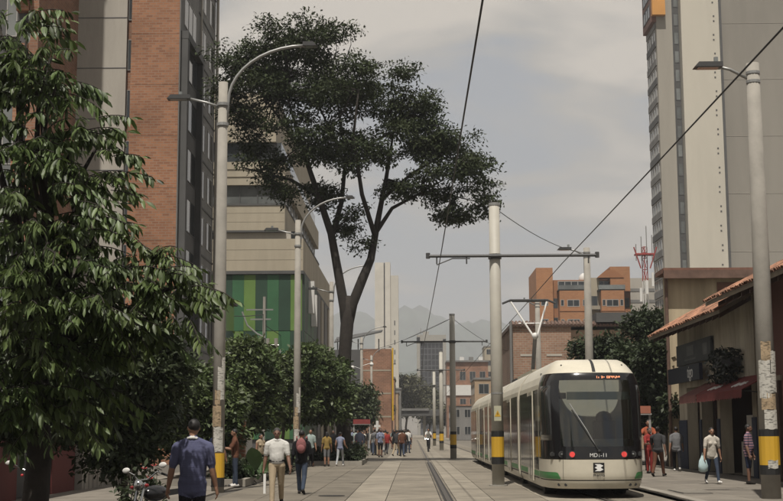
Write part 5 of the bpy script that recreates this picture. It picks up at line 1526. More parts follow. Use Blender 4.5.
def figure(pose):
    """labelled capsules ('c', p0, r0, p1, r1, label) and ellipsoids ('e', centre, radii, label); faces -Y, 1.70 m tall"""
    g = []
    build = pose.get('build', 1.0); belly = pose.get('belly', 0.0)
    lean = R(pose.get('lean', 2))
    def tl(p):                                   # torso lean about the hips
        x, y, z = p; dz = z - 0.92
        return Vector((x, y * math.cos(lean) - dz * math.sin(lean), 0.92 + dz * math.cos(lean) + y * math.sin(lean)))
    legs = pose.get('legs', ((0, 0), (0, 0)))
    low = 9
    feet = []
    for s, (a, k) in zip((-1, 1), legs):
        hip = Vector((s * 0.088, 0.0, 0.90)); a, k = R(a), R(k)
        kn = hip + Vector((s * 0.01, -math.sin(a), -math.cos(a))) * 0.42
        an = kn + Vector((0, -math.sin(a - k), -math.cos(a - k))) * 0.41
        pt = pose.get('pants', 'pants')
        wf = pose.get('leg_w', 1.0)
        g.append(('c', hip, 0.093 * build * wf, kn, 0.066 * wf, 'pants'))
        short = pose.get('shorts')
        if short:
            g.append(('c', kn, 0.056, kn.lerp(an, 0.35), 0.058, 'skin')); g.append(('c', kn.lerp(an, 0.35), 0.058, an, 0.036, 'skin'))
        else:
            g.append(('c', kn, 0.066 * wf, an.lerp(kn, 0.12), 0.054 * wf, 'pants'))
            g.append(('c', an.lerp(kn, 0.12), 0.054 * wf, an + Vector((0, 0, 0.01)), 0.05 * wf, 'pants'))
        ft_ = a - k
        toe = an + Vector((s * 0.02, -0.17 * math.cos(ft_) , -0.045 - 0.17 * math.sin(-ft_) * 0.6))
        heel = an + Vector((0, 0.045, -0.04))
        g.append(('c', heel, 0.042, toe, 0.036, 'shoe')); g.append(('c', an, 0.042, toe.lerp(heel, 0.4), 0.045, 'shoe'))
        low = min(low, toe.z - 0.036, heel.z - 0.042)
    # torso
    b = build
    g.append(('e', Vector((0, 0.012, 0.93)), (0.160 * b, 0.115 * b, 0.115), 'pants'))
    hem = pose.get('hem', 0.90)
    NT = 22
    for i in range(NT + 1):
        t = i / NT; z = hem + (1.40 - hem) * t
        wx = itp(t, [(0, 0.168 if hem < 0.92 else 0.150), (0.3, 0.152), (0.72, 0.170), (0.88, 0.160), (1.0, 0.115)]) * b if not pose.get('female') else (0.155 - 0.028 * math.sin(t * math.pi) + 0.012 * t) * b
        wy = (0.112 + belly * math.exp(-((z - 1.05) / 0.13) ** 2) + 0.012 * math.sin(t * 3)) * (0.9 + 0.1 * b)
        cy = -belly * 0.6 * math.exp(-((z - 1.05) / 0.13) ** 2) + 0.004
        g.append(('e', tl((0, cy, z)), (wx, wy * (1 - 0.25 * max(0, t - 0.75) / 0.25), 0.085), 'shirt'))
    if pose.get('female'):
        for s in (-1, 1): g.append(('e', tl((s * 0.075, -0.095, 1.24)), (0.06, 0.036, 0.055), 'shirt'))
    g.append(('c', tl((-0.140 * b, 0.005, 1.365)), 0.062, tl((0.140 * b, 0.005, 1.365)), 0.062, 'shirt'))
    for s in (-1, 1): g.append(('c', tl((s * 0.03, 0.012, 1.455)), 0.045, tl((s * 0.17 * b, 0.008, 1.372)), 0.060, 'shirt'))
    if pose.get('collar'):
        for k in range(10):
            a = 2 * math.pi * k / 10
            g.append(('e', tl((0.062 * math.cos(a), 0.005 + 0.062 * math.sin(a), 1.462 + 0.012 * math.sin(a))), (0.030, 0.030, 0.024), 'collar'))
    # head
    nk = tl((0, 0.006, 1.42)); hd = tl((0, -0.012, 1.605))
    yaw = R(pose.get('look', 0)); tilt = R(pose.get('nod', 0))
    def H_(p):
        v = Vector(p); v = Vector((v.x, v.y * math.cos(tilt) - v.z * math.sin(tilt), v.y * math.sin(tilt) + v.z * math.cos(tilt)))
        return hd + Vector((v.x * math.cos(yaw) - v.y * math.sin(yaw), v.x * math.sin(yaw) + v.y * math.cos(yaw), v.z))
    g.append(('c', nk, 0.056 * (0.9 + 0.1 * b), tl((0, 0.0, 1.54)), 0.054, 'skin'))
    g.append(('e', H_((0, 0.0, 0.0)), (0.073, 0.088, 0.10), 'skin'))
    g.append(('e', H_((0, -0.028, -0.052)), (0.056, 0.062, 0.06), 'skin'))
    g.append(('c', H_((0, -0.088, 0.01)), 0.009, H_((0, -0.104, -0.022)), 0.015, 'skin'))
    for s in (-1, 1):
        g.append(('e', H_((s * 0.077, 0.005, -0.008)), (0.012, 0.02, 0.03), 'skin'))
        g.append(('e', H_((s * 0.031, -0.082, 0.008)), (0.013, 0.010, 0.009), 'eye'))
    g.append(('e', H_((0, -0.088, -0.058)), (0.024, 0.010, 0.008), 'lip'))
    hr = pose.get('hair', 'short')
    g.append(('e', H_((0, 0.020, 0.032)), (0.080, 0.092, 0.088), 'hair'))
    if hr == 'long':
        g.append(('e', H_((0, 0.055, -0.03)), (0.082, 0.06, 0.12), 'hair'))
        for s in (-1, 1): g.append(('c', H_((s * 0.07, 0.02, -0.01)), 0.028, H_((s * 0.085, 0.03, -0.20)), 0.022, 'hair'))
        g.append(('c', H_((0, 0.07, -0.05)), 0.055, H_((0, 0.085, -0.24)), 0.04, 'hair'))
    elif hr == 'bun':
        g.append(('e', H_((0, 0.105, 0.05)), (0.045, 0.045, 0.045), 'hair'))
    elif hr == 'cap':
        g.append(('e', H_((0, 0.005, 0.05)), (0.086, 0.098, 0.07), 'hat')); g.append(('e', H_((0, -0.10, 0.045)), (0.06, 0.06, 0.012), 'hat'))
    # arms
    for s, arm in zip((-1, 1), pose.get('arms', ((5, 8, 12), (-5, 8, 12)))):
        f_, ab, el = (R(v) for v in arm[:3])
        inn = R(arm[3]) if len(arm) > 3 else 0
        sh_ = tl((s * 0.182 * b, 0.005, 1.352))
        ud = Vector((s * math.sin(ab), -math.sin(f_) * math.cos(ab), -math.cos(f_) * math.cos(ab)))
        elb = sh_ + ud * 0.285
        fd = Vector((s * math.sin(ab - inn), -math.sin(f_ + el) * math.cos(ab - inn), -math.cos(f_ + el) * math.cos(ab - inn)))
        wr = elb + fd * 0.25
        sl = pose.get('sleeve', 'short')
        if sl == 'none':
            g.append(('c', sh_, 0.055 * b, elb, 0.042, 'skin')); up_l = 'skin'
        else:
            cut = 0.72 if sl == 'short' else 1.0
            g.append(('c', sh_, 0.066 * b, sh_.lerp(elb, cut), 0.060 * (0.9 + 0.1 * b), 'shirt'))
            if sl == 'short':
                if pose.get('trim'): g.append(('c', sh_.lerp(elb, cut), 0.061 * (0.9 + 0.1 * b), sh_.lerp(elb, cut + 0.04), 0.061 * (0.9 + 0.1 * b), 'collar'))
                g.append(('c', sh_.lerp(elb, cut), 0.046 * b, elb, 0.042, 'skin'))
        g.append(('c', elb, 0.043, elb.lerp(wr, 0.3), 0.044, 'skin' if sl != 'long' else 'shirt'))
        g.append(('c', elb.lerp(wr, 0.3), 0.044, wr, 0.028, 'skin' if sl != 'long' else 'shirt'))
        # hand: palm, four curled fingers, thumb leaving the side of the palm
        fw = Vector((0, -1, 0)) if abs(fd.y) < 0.9 else Vector((0, 0, 1))
        across = (fw - fd * fw.dot(fd)).normalized()          # knuckle line, front to back
        inward = fd.cross(across) * (-s if fd.cross(across).x * s > 0 else s)
        inward = fd.cross(across); inward = inward if inward.x * s < 0 else -inward
        pm = wr + fd * 0.085
        g.append(('c', wr + across * 0.014, 0.021, pm + across * 0.022, 0.021, 'skin')); g.append(('c', wr - across * 0.014, 0.021, pm - across * 0.022, 0.020, 'skin'))
        curl = pose.get('curl', 0.35)
        for q, (o_, L) in enumerate(((0.030, 0.068), (0.010, 0.076), (-0.011, 0.070), (-0.031, 0.056))):
            a_ = pm + across * o_
            m_ = a_ + (fd + inward * curl).normalized() * L * 0.55
            e_ = m_ + (fd + inward * curl * 3).normalized() * L * 0.55
            g.append(('c', a_, 0.0105, m_, 0.010, 'skin')); g.append(('c', m_, 0.010, e_, 0.0085, 'skin'))
        th = wr + fd * 0.035 + across * 0.030
        t2 = th + (fd * 0.8 + across * 0.75 + inward * 0.3).normalized() * 0.035
        g.append(('c', th, 0.0135, t2, 0.012, 'skin')); g.append(('c', t2, 0.012, t2 + (fd + across * 0.2 + inward * 0.4).normalized() * 0.032, 0.0095, 'skin'))
    pose['_hands'] = None
    dz = Vector((0, 0, -low))
    out_ = []
    for q in g:
        if q[0] == 'c': out_.append(('c', q[1] + dz, q[2], q[3] + dz, q[4], q[5]))
        else: out_.append(('e', q[1] + dz, q[2], q[3]))
    return out_

LABELS = ['skin', 'hair', 'shirt', 'pants', 'shoe', 'collar', 'eye', 'lip', 'hat']
def body_mesh(pose, voxel):
    g = figure(pose)
    b = MB()
    for q in g:
        if q[0] == 'c':
            p0, r0, p1, r1 = q[1:5]
            d = p1 - p0; L = d.length
            dn = d / L if L > 1e-6 else Vector((0, 0, 1))
            pts = [p0 - dn * r0 * 0.96, p0 - dn * r0 * 0.7, p0, p1, p1 + dn * r1 * 0.7, p1 + dn * r1 * 0.96]
            b.tube(pts, [r0 * 0.25, r0 * 0.71, r0, r1, r1 * 0.71, r1 * 0.25], 10)
        else:
            b.ball(q[1], q[2], 14, 10)
    me = b.mesh('body', [SKIN])
    o = bpy.data.objects.new('tmp', me); C.objects.link(o)
    m = o.modifiers.new('r', 'REMESH'); m.mode = 'VOXEL'; m.voxel_size = voxel
    m2 = o.modifiers.new('s', 'SMOOTH'); m2.factor = 0.5; m2.iterations = 2
    dg = bpy.context.evaluated_depsgraph_get()
    res = bpy.data.meshes.new_from_object(o.evaluated_get(dg))
    bpy.data.objects.remove(o); bpy.data.meshes.remove(me)
    n = len(res.polygons)
    cen = np.empty(n * 3, np.float32); res.polygons.foreach_get('center', cen); cen = cen.reshape(-1, 3)
    best = np.full(n, 1e9); lab = np.zeros(n, np.int32)
    for q in g:
        if q[0] == 'c':
            p0, r0, p1, r1 = np.array(q[1]), q[2], np.array(q[3]), q[4]
            d = p1 - p0; t = np.clip(((cen - p0) @ d) / max(d @ d, 1e-9), 0, 1)
            dist = np.linalg.norm(cen - (p0 + t[:, None] * d), axis=1) - (r0 + (r1 - r0) * t)
            k = LABELS.index(q[5])
        else:
            r_ = np.array(q[2]); dist = (np.linalg.norm((cen - np.array(q[1])) / r_, axis=1) - 1) * r_.min(); k = LABELS.index(q[3])
        if k == 5: dist = dist - 0.006
        if k == 2 and pose.get('hem', 0.9) < 0.92: dist = dist - 0.02
        up = dist < best
        best[up] = dist[up]; lab[up] = k
    res.materials.clear()
    for _ in LABELS: res.materials.append(None)
    res.polygons.foreach_set('material_index', lab)
    res.polygons.foreach_set('use_smooth', [True] * n)
    res.update()
    return res
_bodies = {}
def person(label, x, y, h, face, pose, colours, z=0.0, voxel=0.013, key=None, group=None):
    me = _bodies.get(key) if key else None
    if me is None:
        me = body_mesh(pose, voxel)
        if key: _bodies[key] = me
    o = link('person', me, None, (x, y, z))
    o.rotation_euler = (0, 0, R(face)); s_ = h / 1.70; o.scale = (s_, s_, s_)
    cm = dict(skin=SKIN, hair=HAIR, shirt=C_['grey'], pants=C_['jeans'], shoe=C_['shoe'], collar=C_['white'], eye=EYE, lip=LIP, hat=C_['black'])
    cm.update(colours)
    for i, n in enumerate(LABELS):
        if key is None: me.materials[i] = cm[n]
        else:
            if me.materials[i] is None: me.materials[i] = cm[n]
            o.material_slots[i].link = 'OBJECT'; o.material_slots[i].material = cm[n]
    return tag(o, label, 'person', group)

WALK = dict(legs=((20, 6), (-16, 18)), arms=((-16, 7, 14), (18, 7, 22)))
WALK2 = dict(legs=((-16, 22), (20, 5)), arms=((16, 7, 20), (-16, 7, 12)))
STAND = dict(legs=((2, 2), (-2, 2)), arms=((4, 8, 14), (0, 8, 12)))
def P_of(base, **k):
    d = dict(base); d.update(k); return d
# man in blue, close by, seen from behind
person('broad man in blue shirt with white collar, back turned, near the motorcycle', -2.77, 16.5, 1.64, 178, P_of(STAND, build=1.13, belly=0.07, hem=0.80, collar=True, trim=True, look=28, arms=((2, 10, 12), (-2, 13, 16)), lean=1),
       dict(shirt=C_['blue'], pants=C_['black'], hair=HAIR, skin=SKIN, collar=C_['white']), voxel=0.009)
person('man in white polo shirt and khaki trousers walking towards the camera', -2.82, 27.2, 1.60, 4, P_of(WALK, build=1.10, hem=0.98, belly=0.02, collar=True, arms=((-6, 9, 14), (8, 10, 16)), nod=4),
       dict(shirt=C_['white'], pants=C_['khaki'], hair=HAIR_G, skin=SKIN_D, collar=C_['white']), voxel=0.009)
def ring_on(parent, name, m, z, rx_, ry_, h):
    b = MB(); n = 24
    for k in range(n):
        a = 2 * math.pi * k / n
        for zz_ in (z, z + h): b.v.append((rx_ * math.cos(a), 0.0 + ry_ * math.sin(a), zz_))
    for k in range(n):
        a = 2 * k; c = 2 * ((k + 1) % n)
        b.f.append((a, c, c + 1, a + 1)); b.m.append(0)
    return b.build(name, m, parent, True)
ring_on(bpy.context.scene.objects[[o.name for o in C.objects if o.get('label', '').startswith('man in white polo')][0]], 'belt', C_['black'], 0.965, 0.176, 0.137, 0.042)
person('person in black with jeans walking away, wearing a pink backpack', -2.75, 32.4, 1.57, 176, P_of(WALK2, sleeve='long', arms=((10, 9, 30), (-8, 9, 20))), dict(shirt=C_['black'], pants=C_['jeans'], hair=HAIR), voxel=0.011)
person('woman in white top and dark jeans walking on the right sidewalk', 8.08, 35.7, 1.52, 6, P_of(WALK2, female=True, hair='long', hem=0.86, leg_w=0.86, arms=((4, 10, 10), (-10, 9, 14))),
       dict(shirt=C_['cream'], pants=C_['jeans'], shoe=C_['shoew']), 0.078, 0.010)
person('man in striped shirt and dark shorts half hidden by the postered post', 8.98, 35.4, 1.56, 60, P_of(STAND, shorts=True, build=1.12, belly=0.03, hem=0.84), dict(shirt=C_['stripe'], pants=C_['navy'], skin=SKIN_D), 0.078, 0.012)
person('woman in dark top and brown trousers striding past the tram front', 7.74, 41.7, 1.56, 150, P_of(WALK, female=True, build=1.15, belly=0.03, hair='bun', arms=((-22, 10, 20), (24, 12, 30))), dict(shirt=C_['dgrey'], pants=C_['brown'], skin=SKIN_D), 0.078, 0.012)
person('person in red clothes standing at the tram corner', 8.02, 44.8, 1.50, 20, P_of(STAND, female=True, hair='bun', arms=((30, 12, 60), (10, 10, 40))), dict(shirt=C_['red'], pants=C_['red'], skin=SKIN_D), 0.078, 0.014)
person('taller person in orange-red behind the one in red', 8.62, 48.2, 1.80, -10, P_of(STAND, arms=((60, 14, 70), (40, 12, 60))), dict(shirt=C_['orange'], pants=C_['black'], skin=SKIN), 0.078, 0.014)
person('man in grey shirt and black trousers walking by the navy dado', 9.42, 47.2, 1.58, 170, P_of(WALK2, build=1.05, hem=0.85), dict(shirt=C_['grey'], pants=C_['black'], shoe=C_['shoew']), 0.078, 0.013)
person('woman in pale tank top and grey leggings seen from behind by the tree bed', -3.28, 59.1, 1.52, 168, P_of(WALK, female=True, sleeve='none', hair='bun', leg_w=0.92, hem=0.9, arms=((10, 10, 50), (-4, 10, 40))), dict(shirt=C_['lilac'], pants=C_['lgrey'], shoe=C_['shoew'], skin=SKIN), 0, 0.014)
person('man with dark top and jeans standing right behind the postered lamp post', -5.0, 36.9, 1.58, -80, P_of(STAND, arms=((35, 10, 60), (30, 10, 70))), dict(shirt=C_['brown'], pants=C_['jeans'], shoe=C_['shoew'], skin=SKIN), 0, 0.013)
person('person in navy partly hidden left of the postered lamp post', -5.45, 36.4, 1.60, 160, P_of(STAND), dict(shirt=C_['navy'], pants=C_['black']), 0.0, 0.014)
person('person in orange-pale top behind the green leaf in the planting', -5.0, 43.0, 1.30, 40, P_of(STAND, female=True, sleeve='none', hair='long'), dict(shirt=C_['khaki'], pants=C_['black']), 0.14, 0.014)
person('shaded person in pale teal shirt between the laurel trees', -4.55, 58.2, 1.62, 10, P_of(STAND), dict(shirt=C_['teal'], pants=C_['black']), 0, 0.015, 'a')
person('shaded person in grey shirt left of the teal shirt', -5.0, 58.4, 1.58, 30, WALK, dict(shirt=C_['lgrey'], pants=C_['dgrey']), 0, 0.015, 'b')
person('person in yellow-brown top beside the woman in tank top', -3.85, 58.6, 1.50, 190, P_of(STAND, female=True, hair='long', shorts=True), dict(shirt=C_['yellow'], pants=C_['grey']), 0, 0.015, 'c')
# pair walking in the middle of the street
person('walker in dark grey jacket and pale trousers at the shadow edge', -1.05, 83.2, 1.64, 150, P_of(WALK, sleeve='long'), dict(shirt=C_['dgrey'], pants=C_['khaki']), 0, 0.018, 'd')
person('walker in dark trousers and white shoes beside the pale trousers', -0.55, 82.6, 1.62, 170, P_of(WALK2, sleeve='long'), dict(shirt=C_['dgrey'], pants=C_['black'], shoe=C_['shoew']), 0, 0.018, 'e')
# the crowd under the trees further on: five bodies, many clothes
KEYS = ['a', 'b', 'c', 'd', 'e']
person_colors = [('white', 'jeans'), ('black', 'black'), ('dgrey', 'khaki'), ('red', 'jeans'), ('lilac', 'black'), ('white', 'black'), ('navy', 'jeans'), ('black', 'jeans'), ('cream', 'grey'), ('grey', 'black'), ('orange', 'jeans'), ('teal', 'khaki')]
crowd_spots = [(-4.05, 74, 'black-clad person nearest the tree bed corner'), (-3.65, 76, 'person in dark grey top at the tree bed corner'), (-3.2, 78, 'tall dark figure beside the white cart'), (-3.0, 73.5, 'person in lilac shirt walking past the tree shadow'),
               (-4.4, 79, 'person in white top under the red sign'), (-4.7, 83, 'person half hidden below the red sign'), (-3.6, 86, 'person in red top in the crowd'), (-2.4, 88, 'person in cream top right of the white cart'), (-4.2, 92, 'dark figure in the middle of the crowd'),
               (-3.0, 97, 'pale-shirted person deep in the crowd'), (-2.1, 101, 'person with orange top deep in the crowd'), (-3.5, 106, 'dark jeans wearer deep in the crowd'), (-1.6, 112, 'lone walker left of the cyclist, further away'), (-2.6, 118, 'far walker in white near the street middle'),
               (-4.6, 122, 'far dark walker along the left houses'), (-1.0, 131, 'far dark walker left of the guide rail'), (-0.4, 150, 'tiny walker near the viaduct, left of the rail'), (-2.0, 160, 'tiny walker under the distant trees'), (-3.4, 145, 'tiny pale walker by the left houses'), (5.0, 95, 'person in red beyond the tram tail'), (5.4, 99, 'dark person beyond the tram tail')]
crowd_more = []
rr_ = random.Random(5)
for k in range(34):
    crowd_more.append((rr_.uniform(-4.9, -1.9) if k % 4 else rr_.uniform(-1.8, -0.2), rr_.uniform(78, 135)))
for i, (x, y, lab) in enumerate(crowd_spots):
    s_, p_ = person_colors[(i * 5 + 1) % 12]
    for wd, cl in (('black', 'black'), ('dark grey', 'dgrey'), ('lilac', 'lilac'), ('white', 'white'), ('red', 'red'), ('cream', 'cream'), ('orange', 'orange'), ('pale', 'cream'), ('tall dark', 'navy'), ('dark', 'dgrey')):
        if wd in lab.split(' sign')[0].replace('red sign', '') and 'sign' not in lab: s_ = cl; break
    if 'white top' in lab: s_ = 'white'
    if 'red top' in lab or 'person in red' in lab: s_ = 'red'
    person(lab, x, y, random.uniform(1.55, 1.72), random.choice((0, 20, 160, 180, 200, -30)), STAND, dict(shirt=C_[s_], pants=C_[p_], skin=random.choice((SKIN, SKIN_D))), 0, 0.018, KEYS[i % 5], 'people crowding the far left side')

COMBOS = [(a, b) for b in ('jeans', 'black', 'khaki', 'dgrey') for a in ('black', 'white', 'dgrey', 'navy', 'grey', 'cream', 'red', 'lilac', 'brown', 'teal') if a != b]
rr_.shuffle(COMBOS)
for i, (x, y) in enumerate(crowd_more):
    s_, p_ = COMBOS[i]
    nm_ = dict(dgrey='dark grey', lilac='lilac', khaki='khaki', jeans='blue denim')
    person('small crowd figure in %s top and %s trousers under the far left trees' % (nm_.get(s_, s_), nm_.get(p_, p_)), x, y, rr_.uniform(1.52, 1.72), rr_.choice((0, 20, 160, 180, 200, -30)), STAND, dict(shirt=C_[s_], pants=C_[p_], skin=rr_.choice((SKIN, SKIN_D))), 0, 0.018, KEYS[(i * 3) % 5], 'dense crowd under the far left trees')
# things people carry
bp_ = thing('backpack', 'faded pink backpack on the back of the person in black', 'backpack', (-2.75, 32.26, 1.02), 0)
MB().ball((0, -0.02, 0.16), (0.125, 0.09, 0.19), 14, 10).build('bag', C_['pink'], bp_, True)
MB().ball((0, -0.09, 0.09), (0.10, 0.05, 0.10), 12, 8).build('pocket', C_['pink'], bp_, True)
for s in (-1, 1):
    MB().tube([(s * 0.11, 0.05, 0.33), (s * 0.125, 0.16, 0.38), (s * 0.13, 0.27, 0.30)], 0.018, 6).build('strap', C_['pink'], bp_)
MB().box(-3.085, -3.035, 27.10, 27.18, 0.26, 0.66).build('rolled_paper', mat('paper_white', (0.75, 0.74, 0.71), 0.8, 0.04, 4), None)
o = bpy.data.objects['rolled_paper']; tag(o, 'white folded paper in the hand of the khaki-trousered man', 'paper')
cbag = thing('carrier_bag', 'pale blue-white carrier bag hanging from the woman in white top', 'bag', (7.80, 35.62, 0.40))
b = MB(); NB = 12
for j, (zz, rx_, ry_) in enumerate(((0.0, 0.05, 0.04), (0.03, 0.12, 0.07), (0.16, 0.135, 0.08), (0.30, 0.10, 0.06), (0.40, 0.04, 0.025), (0.44, 0.03, 0.02))):
    for i in range(NB):
        a = 2 * math.pi * i / NB
        q = 1 + 0.12 * math.sin(3 * a + j) 
        b.v.append((rx_ * q * math.cos(a), ry_ * q * math.sin(a), zz))
for j in range(5):
    for i in range(NB):
        a = j * NB + i; c = j * NB + (i + 1) % NB
        b.f.append((a, c, c + NB, a + NB)); b.m.append(0)
b.f.append(tuple(range(NB))); b.m.append(0)
b.build('bag_body', mat('bag_plastic', (0.45, 0.58, 0.60), 0.4, 0.12, 9), cbag, True)
MB().tube([(-0.02, 0, 0.42), (0, 0, 0.52), (0.02, 0, 0.42)], 0.008, 6).build('handle', MATS['bag_plastic'], cbag)

# ------------------------------------------------------------------ motorcycles, bicycle, cart, signs
M_chrome = mat('chrome', (0.55, 0.55, 0.54), 0.18, 0.05, 3, metal=1.0)
M_tank = mat('tank_black', (0.02, 0.02, 0.022), 0.2, 0.1, 2)
M_rub = mat('rubber', (0.018, 0.018, 0.018), 0.85, 0.1, 3)
M_redp = mat('red_plastic', (0.40, 0.03, 0.035), 0.35, 0.1, 3)
def torus(R0, r, nu=24, nv=8):
    b = MB()
    for i in range(nu):
        a = 2 * math.pi * i / nu
        for j in range(nv):
            c = 2 * math.pi * j / nv
            q = R0 + r * math.cos(c)
            b.v.append((r * math.sin(c), q * math.cos(a), q * math.sin(a)))
    for i in range(nu):
        for j in range(nv):
            a = i * nv + j; c = i * nv + (j + 1) % nv; d = ((i + 1) % nu) * nv + j; e_ = ((i + 1) % nu) * nv + (j + 1) % nv
            b.f.append((a, c, e_, d)); b.m.append(0)
    return b
def motorcycle(label, x, y, rz):
    """local: runs along y, front at -y"""
    t = thing('motorcycle', label, 'motorcycle', (x, y, 0.012), R(rz), 'motorcycles parked by the shaded shop')
    for yy in (-0.66, 0.62):
        wh = torus(0.24, 0.055).build('wheel', M_rub, t, True); wh.location = (0, yy, 0.295)
        h = MB().tube([(-0.05, 0, 0), (0.05, 0, 0)], 0.06, 10)
        for k in range(6):
            a = k * math.pi / 3
            h.tube([(0, 0, 0), (0, 0.2 * math.cos(a), 0.2 * math.sin(a))], 0.012, 5)
        h.build('rim', M_chrome, wh)
    for s in (-1, 1):
        MB().tube([(s * 0.07, -0.68, 0.30), (s * 0.07, -0.42, 0.95)], 0.022, 8).build('fork', M_chrome, t)
        MB().tube([(s * 0.06, 0.62, 0.30), (s * 0.06, 0.05, 0.36)], 0.02, 8).build('swing_arm', M_tank, t)
    bar = MB().tube([(-0.36, -0.22, 1.02), (-0.26, -0.32, 1.10), (-0.1, -0.38, 1.00), (0.1, -0.38, 1.00), (0.26, -0.32, 1.10), (0.36, -0.22, 1.02)], 0.013, 8).build('handlebar', M_chrome, t, True)
    for s in (-1, 1):
        MB().tube([(s * 0.30, -0.28, 1.07), (s * 0.40, -0.17, 1.00)], 0.02, 8).build('grip', M_rub, bar)
        MB().tube([(s * 0.24, -0.32, 1.10), (s * 0.36, -0.34, 1.17)], 0.006, 5).build('mirror_stem', M_chrome, bar)
        mm = MB().ball((s * 0.40, -0.34, 1.19), (0.085, 0.02, 0.045), 12, 8).build('mirror', wm, bar, True)
    MB().ball((0, -0.50, 0.92), (0.09, 0.08, 0.09), 12, 8).build('headlamp', M_chrome, t, True)
    MB().ball((0, -0.12, 0.78), (0.13, 0.27, 0.13), 14, 10).build('tank', M_tank, t, True)
    MB().prism([(0.05, 0.72), (0.62, 0.76), (0.86, 0.86), (0.84, 0.92), (0.55, 0.84), (0.10, 0.82)], -0.12, 0.12, 'X').build('seat', M_rub, t)
    MB().ball((0, -0.02, 0.45), (0.14, 0.20, 0.17), 12, 8).build('engine', M_chrome, t, True)
    MB().tube([(0.12, -0.15, 0.35), (0.15, 0.1, 0.25), (0.16, 0.75, 0.38)], [0.025, 0.035, 0.05], 8).build('exhaust', M_chrome, t, True)
    MB().prism([(-0.92, 0.52), (-0.66, 0.64), (-0.40, 0.56), (-0.42, 0.53), (-0.66, 0.60), (-0.90, 0.49)], -0.06, 0.06, 'X').build('front_mudguard', M_tank, t)
    MB().prism([(0.45, 0.62), (0.75, 0.66), (0.98, 0.46), (0.94, 0.44), (0.72, 0.61), (0.45, 0.58)], -0.07, 0.07, 'X').build('rear_mudguard', M_tank, t)
    MB().ball((0, 0.90, 0.78), (0.06, 0.03, 0.045), 10, 6).build('tail_lamp', M_redp, t, True)
    for s in (-1, 1):
        MB().ball((s * 0.16, -0.48, 0.90), (0.035, 0.04, 0.03), 8, 6).build('indicator', M_redp, t, True)
    MB().tube([(-0.08, 0.1, 0.3), (-0.25, 0.2, 0.01)], 0.014, 6).build('side_stand', M_tank, t)
    t.scale = (0.86, 0.86, 0.86)
    t.rotation_euler.y = R(-7)
    return t
motorcycle('chrome-handled motorcycle parked left of the man in blue', -3.45, 18.3, -32)
motorcycle('dark motorcycle in deep shade at the bottom left corner', -6.9, 24.0, 15)
rb = thing('red_flower_plant', 'low plant with red flowers behind the motorcycle', 'plant', (-4.05, 19.6, 0))
b = MB()
for k in range(8):
    b.tube(bent((0, 0, 0), (random.uniform(-0.25, 0.25), random.uniform(-0.2, 0.2), random.uniform(0.7, 1.05)), 4, 0.08), [0.012, 0.01, 0.008, 0.006, 0.004], 5)
b.build('stems', M_bark2, rb)
pos, od, up_, ln = sprays([((0, 0, 0.45), (0.3, 0.3, 0.45))], 60, 8, 0.07, 0.8, 0.12)
leaf_cloud('foliage', pos, od, up_, ln, M_leaf_dk, rb)
for k in range(4):
    p = Vector((random.uniform(-0.2, 0.2), random.uniform(-0.25, 0.1), random.uniform(0.72, 1.05)))
    f = MB()
    for q in range(5):
        a = q * 1.2566
        d = Vector((math.cos(a), math.sin(a), 0.4)) * 0.045
        f.add([p, p + d + Vector((-d.y, d.x, 0)) * 0.4, p + d * 1.5, p + d - Vector((-d.y, d.x, 0)) * 0.4], [(0, 1, 2, 3)])
    f.build('flower', M_redp, rb)

# broad green leaf plant in the bed
gl = thing('broadleaf_plant', 'plant with one broad green leaf in the bed beside the walking man', 'plant', (-4.55, 38.6, 0.14))
for (tx, ty, tz, L) in ((-0.1, -0.2, 0.75, 0.9), (0.35, 0.1, 0.55, 0.6), (-0.45, 0.1, 0.5, 0.55), (0.1, 0.4, 0.8, 0.6)):
    d = Vector((tx, ty, tz)).normalized(); u = d.orthogonal().normalized()
    u = Vector((d.z, 0, -d.x)).normalized()
    b = MB()
    for i in range(7):
        t = i / 6; ww = L * 0.26 * math.sin(math.pi * min(1, t * 0.96 + 0.04)) ** 0.8
        c = d * L * (0.35 + t) + Vector((0, -0.1 * t * t, -0.25 * L * t * t))
        b.v += [tuple(c - u * ww), tuple(c + Vector((0, 0.03, -0.02))), tuple(c + u * ww)]
    for i in range(6):
        a = 3 * i; b.f += [(a, a + 1, a + 4, a + 3), (a + 1, a + 2, a + 5, a + 4)]; b.m += [0, 0]
    b.tube([(0, 0, 0), d * L * 0.36], 0.015, 5)
    b.build('leaf', leaf_mat('leaf_broad', (0.035, 0.075, 0.022), 0.5, 0.2), gl)

# cyclist riding up the line
bk = thing('bicycle', 'bicycle ridden away beside the guide rail', 'bicycle', (1.15, 99.5, 0), R(3))
for yy in (-0.52, 0.52):
    wh = torus(0.32, 0.022, 24, 6).build('wheel', M_rub, bk, True); wh.location = (0, yy, 0.342)
fr_ = MB()
for a, c in (((0, 0.52, 0.34), (0, 0.08, 0.30)), ((0, 0.08, 0.30), (0, 0.2, 0.82)), ((0, 0.2, 0.78), (0, -0.36, 0.80)), ((0, -0.36, 0.78), (0, 0.08, 0.30)), ((0, 0.52, 0.34), (0, 0.2, 0.78)), ((0, -0.52, 0.34), (0, -0.34, 0.95))):
    fr_.tube([a, c], 0.02, 6)
fr_.build('frame', M_tank, bk)
MB().tube([(-0.28, -0.30, 1.0), (0, -0.36, 0.96), (0.28, -0.30, 1.0)], 0.014, 6).build('handlebar', M_chrome, bk)
MB().ball((0, 0.2, 0.86), (0.07, 0.13, 0.04), 10, 6).build('saddle', M_rub, bk, True)
person('cyclist in white shirt riding away beside the guide rail', 1.15, 99.7, 1.62, 3, P_of(STAND, lean=24, legs=((62, 70), (30, 45)), arms=((48, 10, 18), (48, 10, 18))), dict(shirt=C_['white'], pants=C_['black']), 0.22, 0.018)

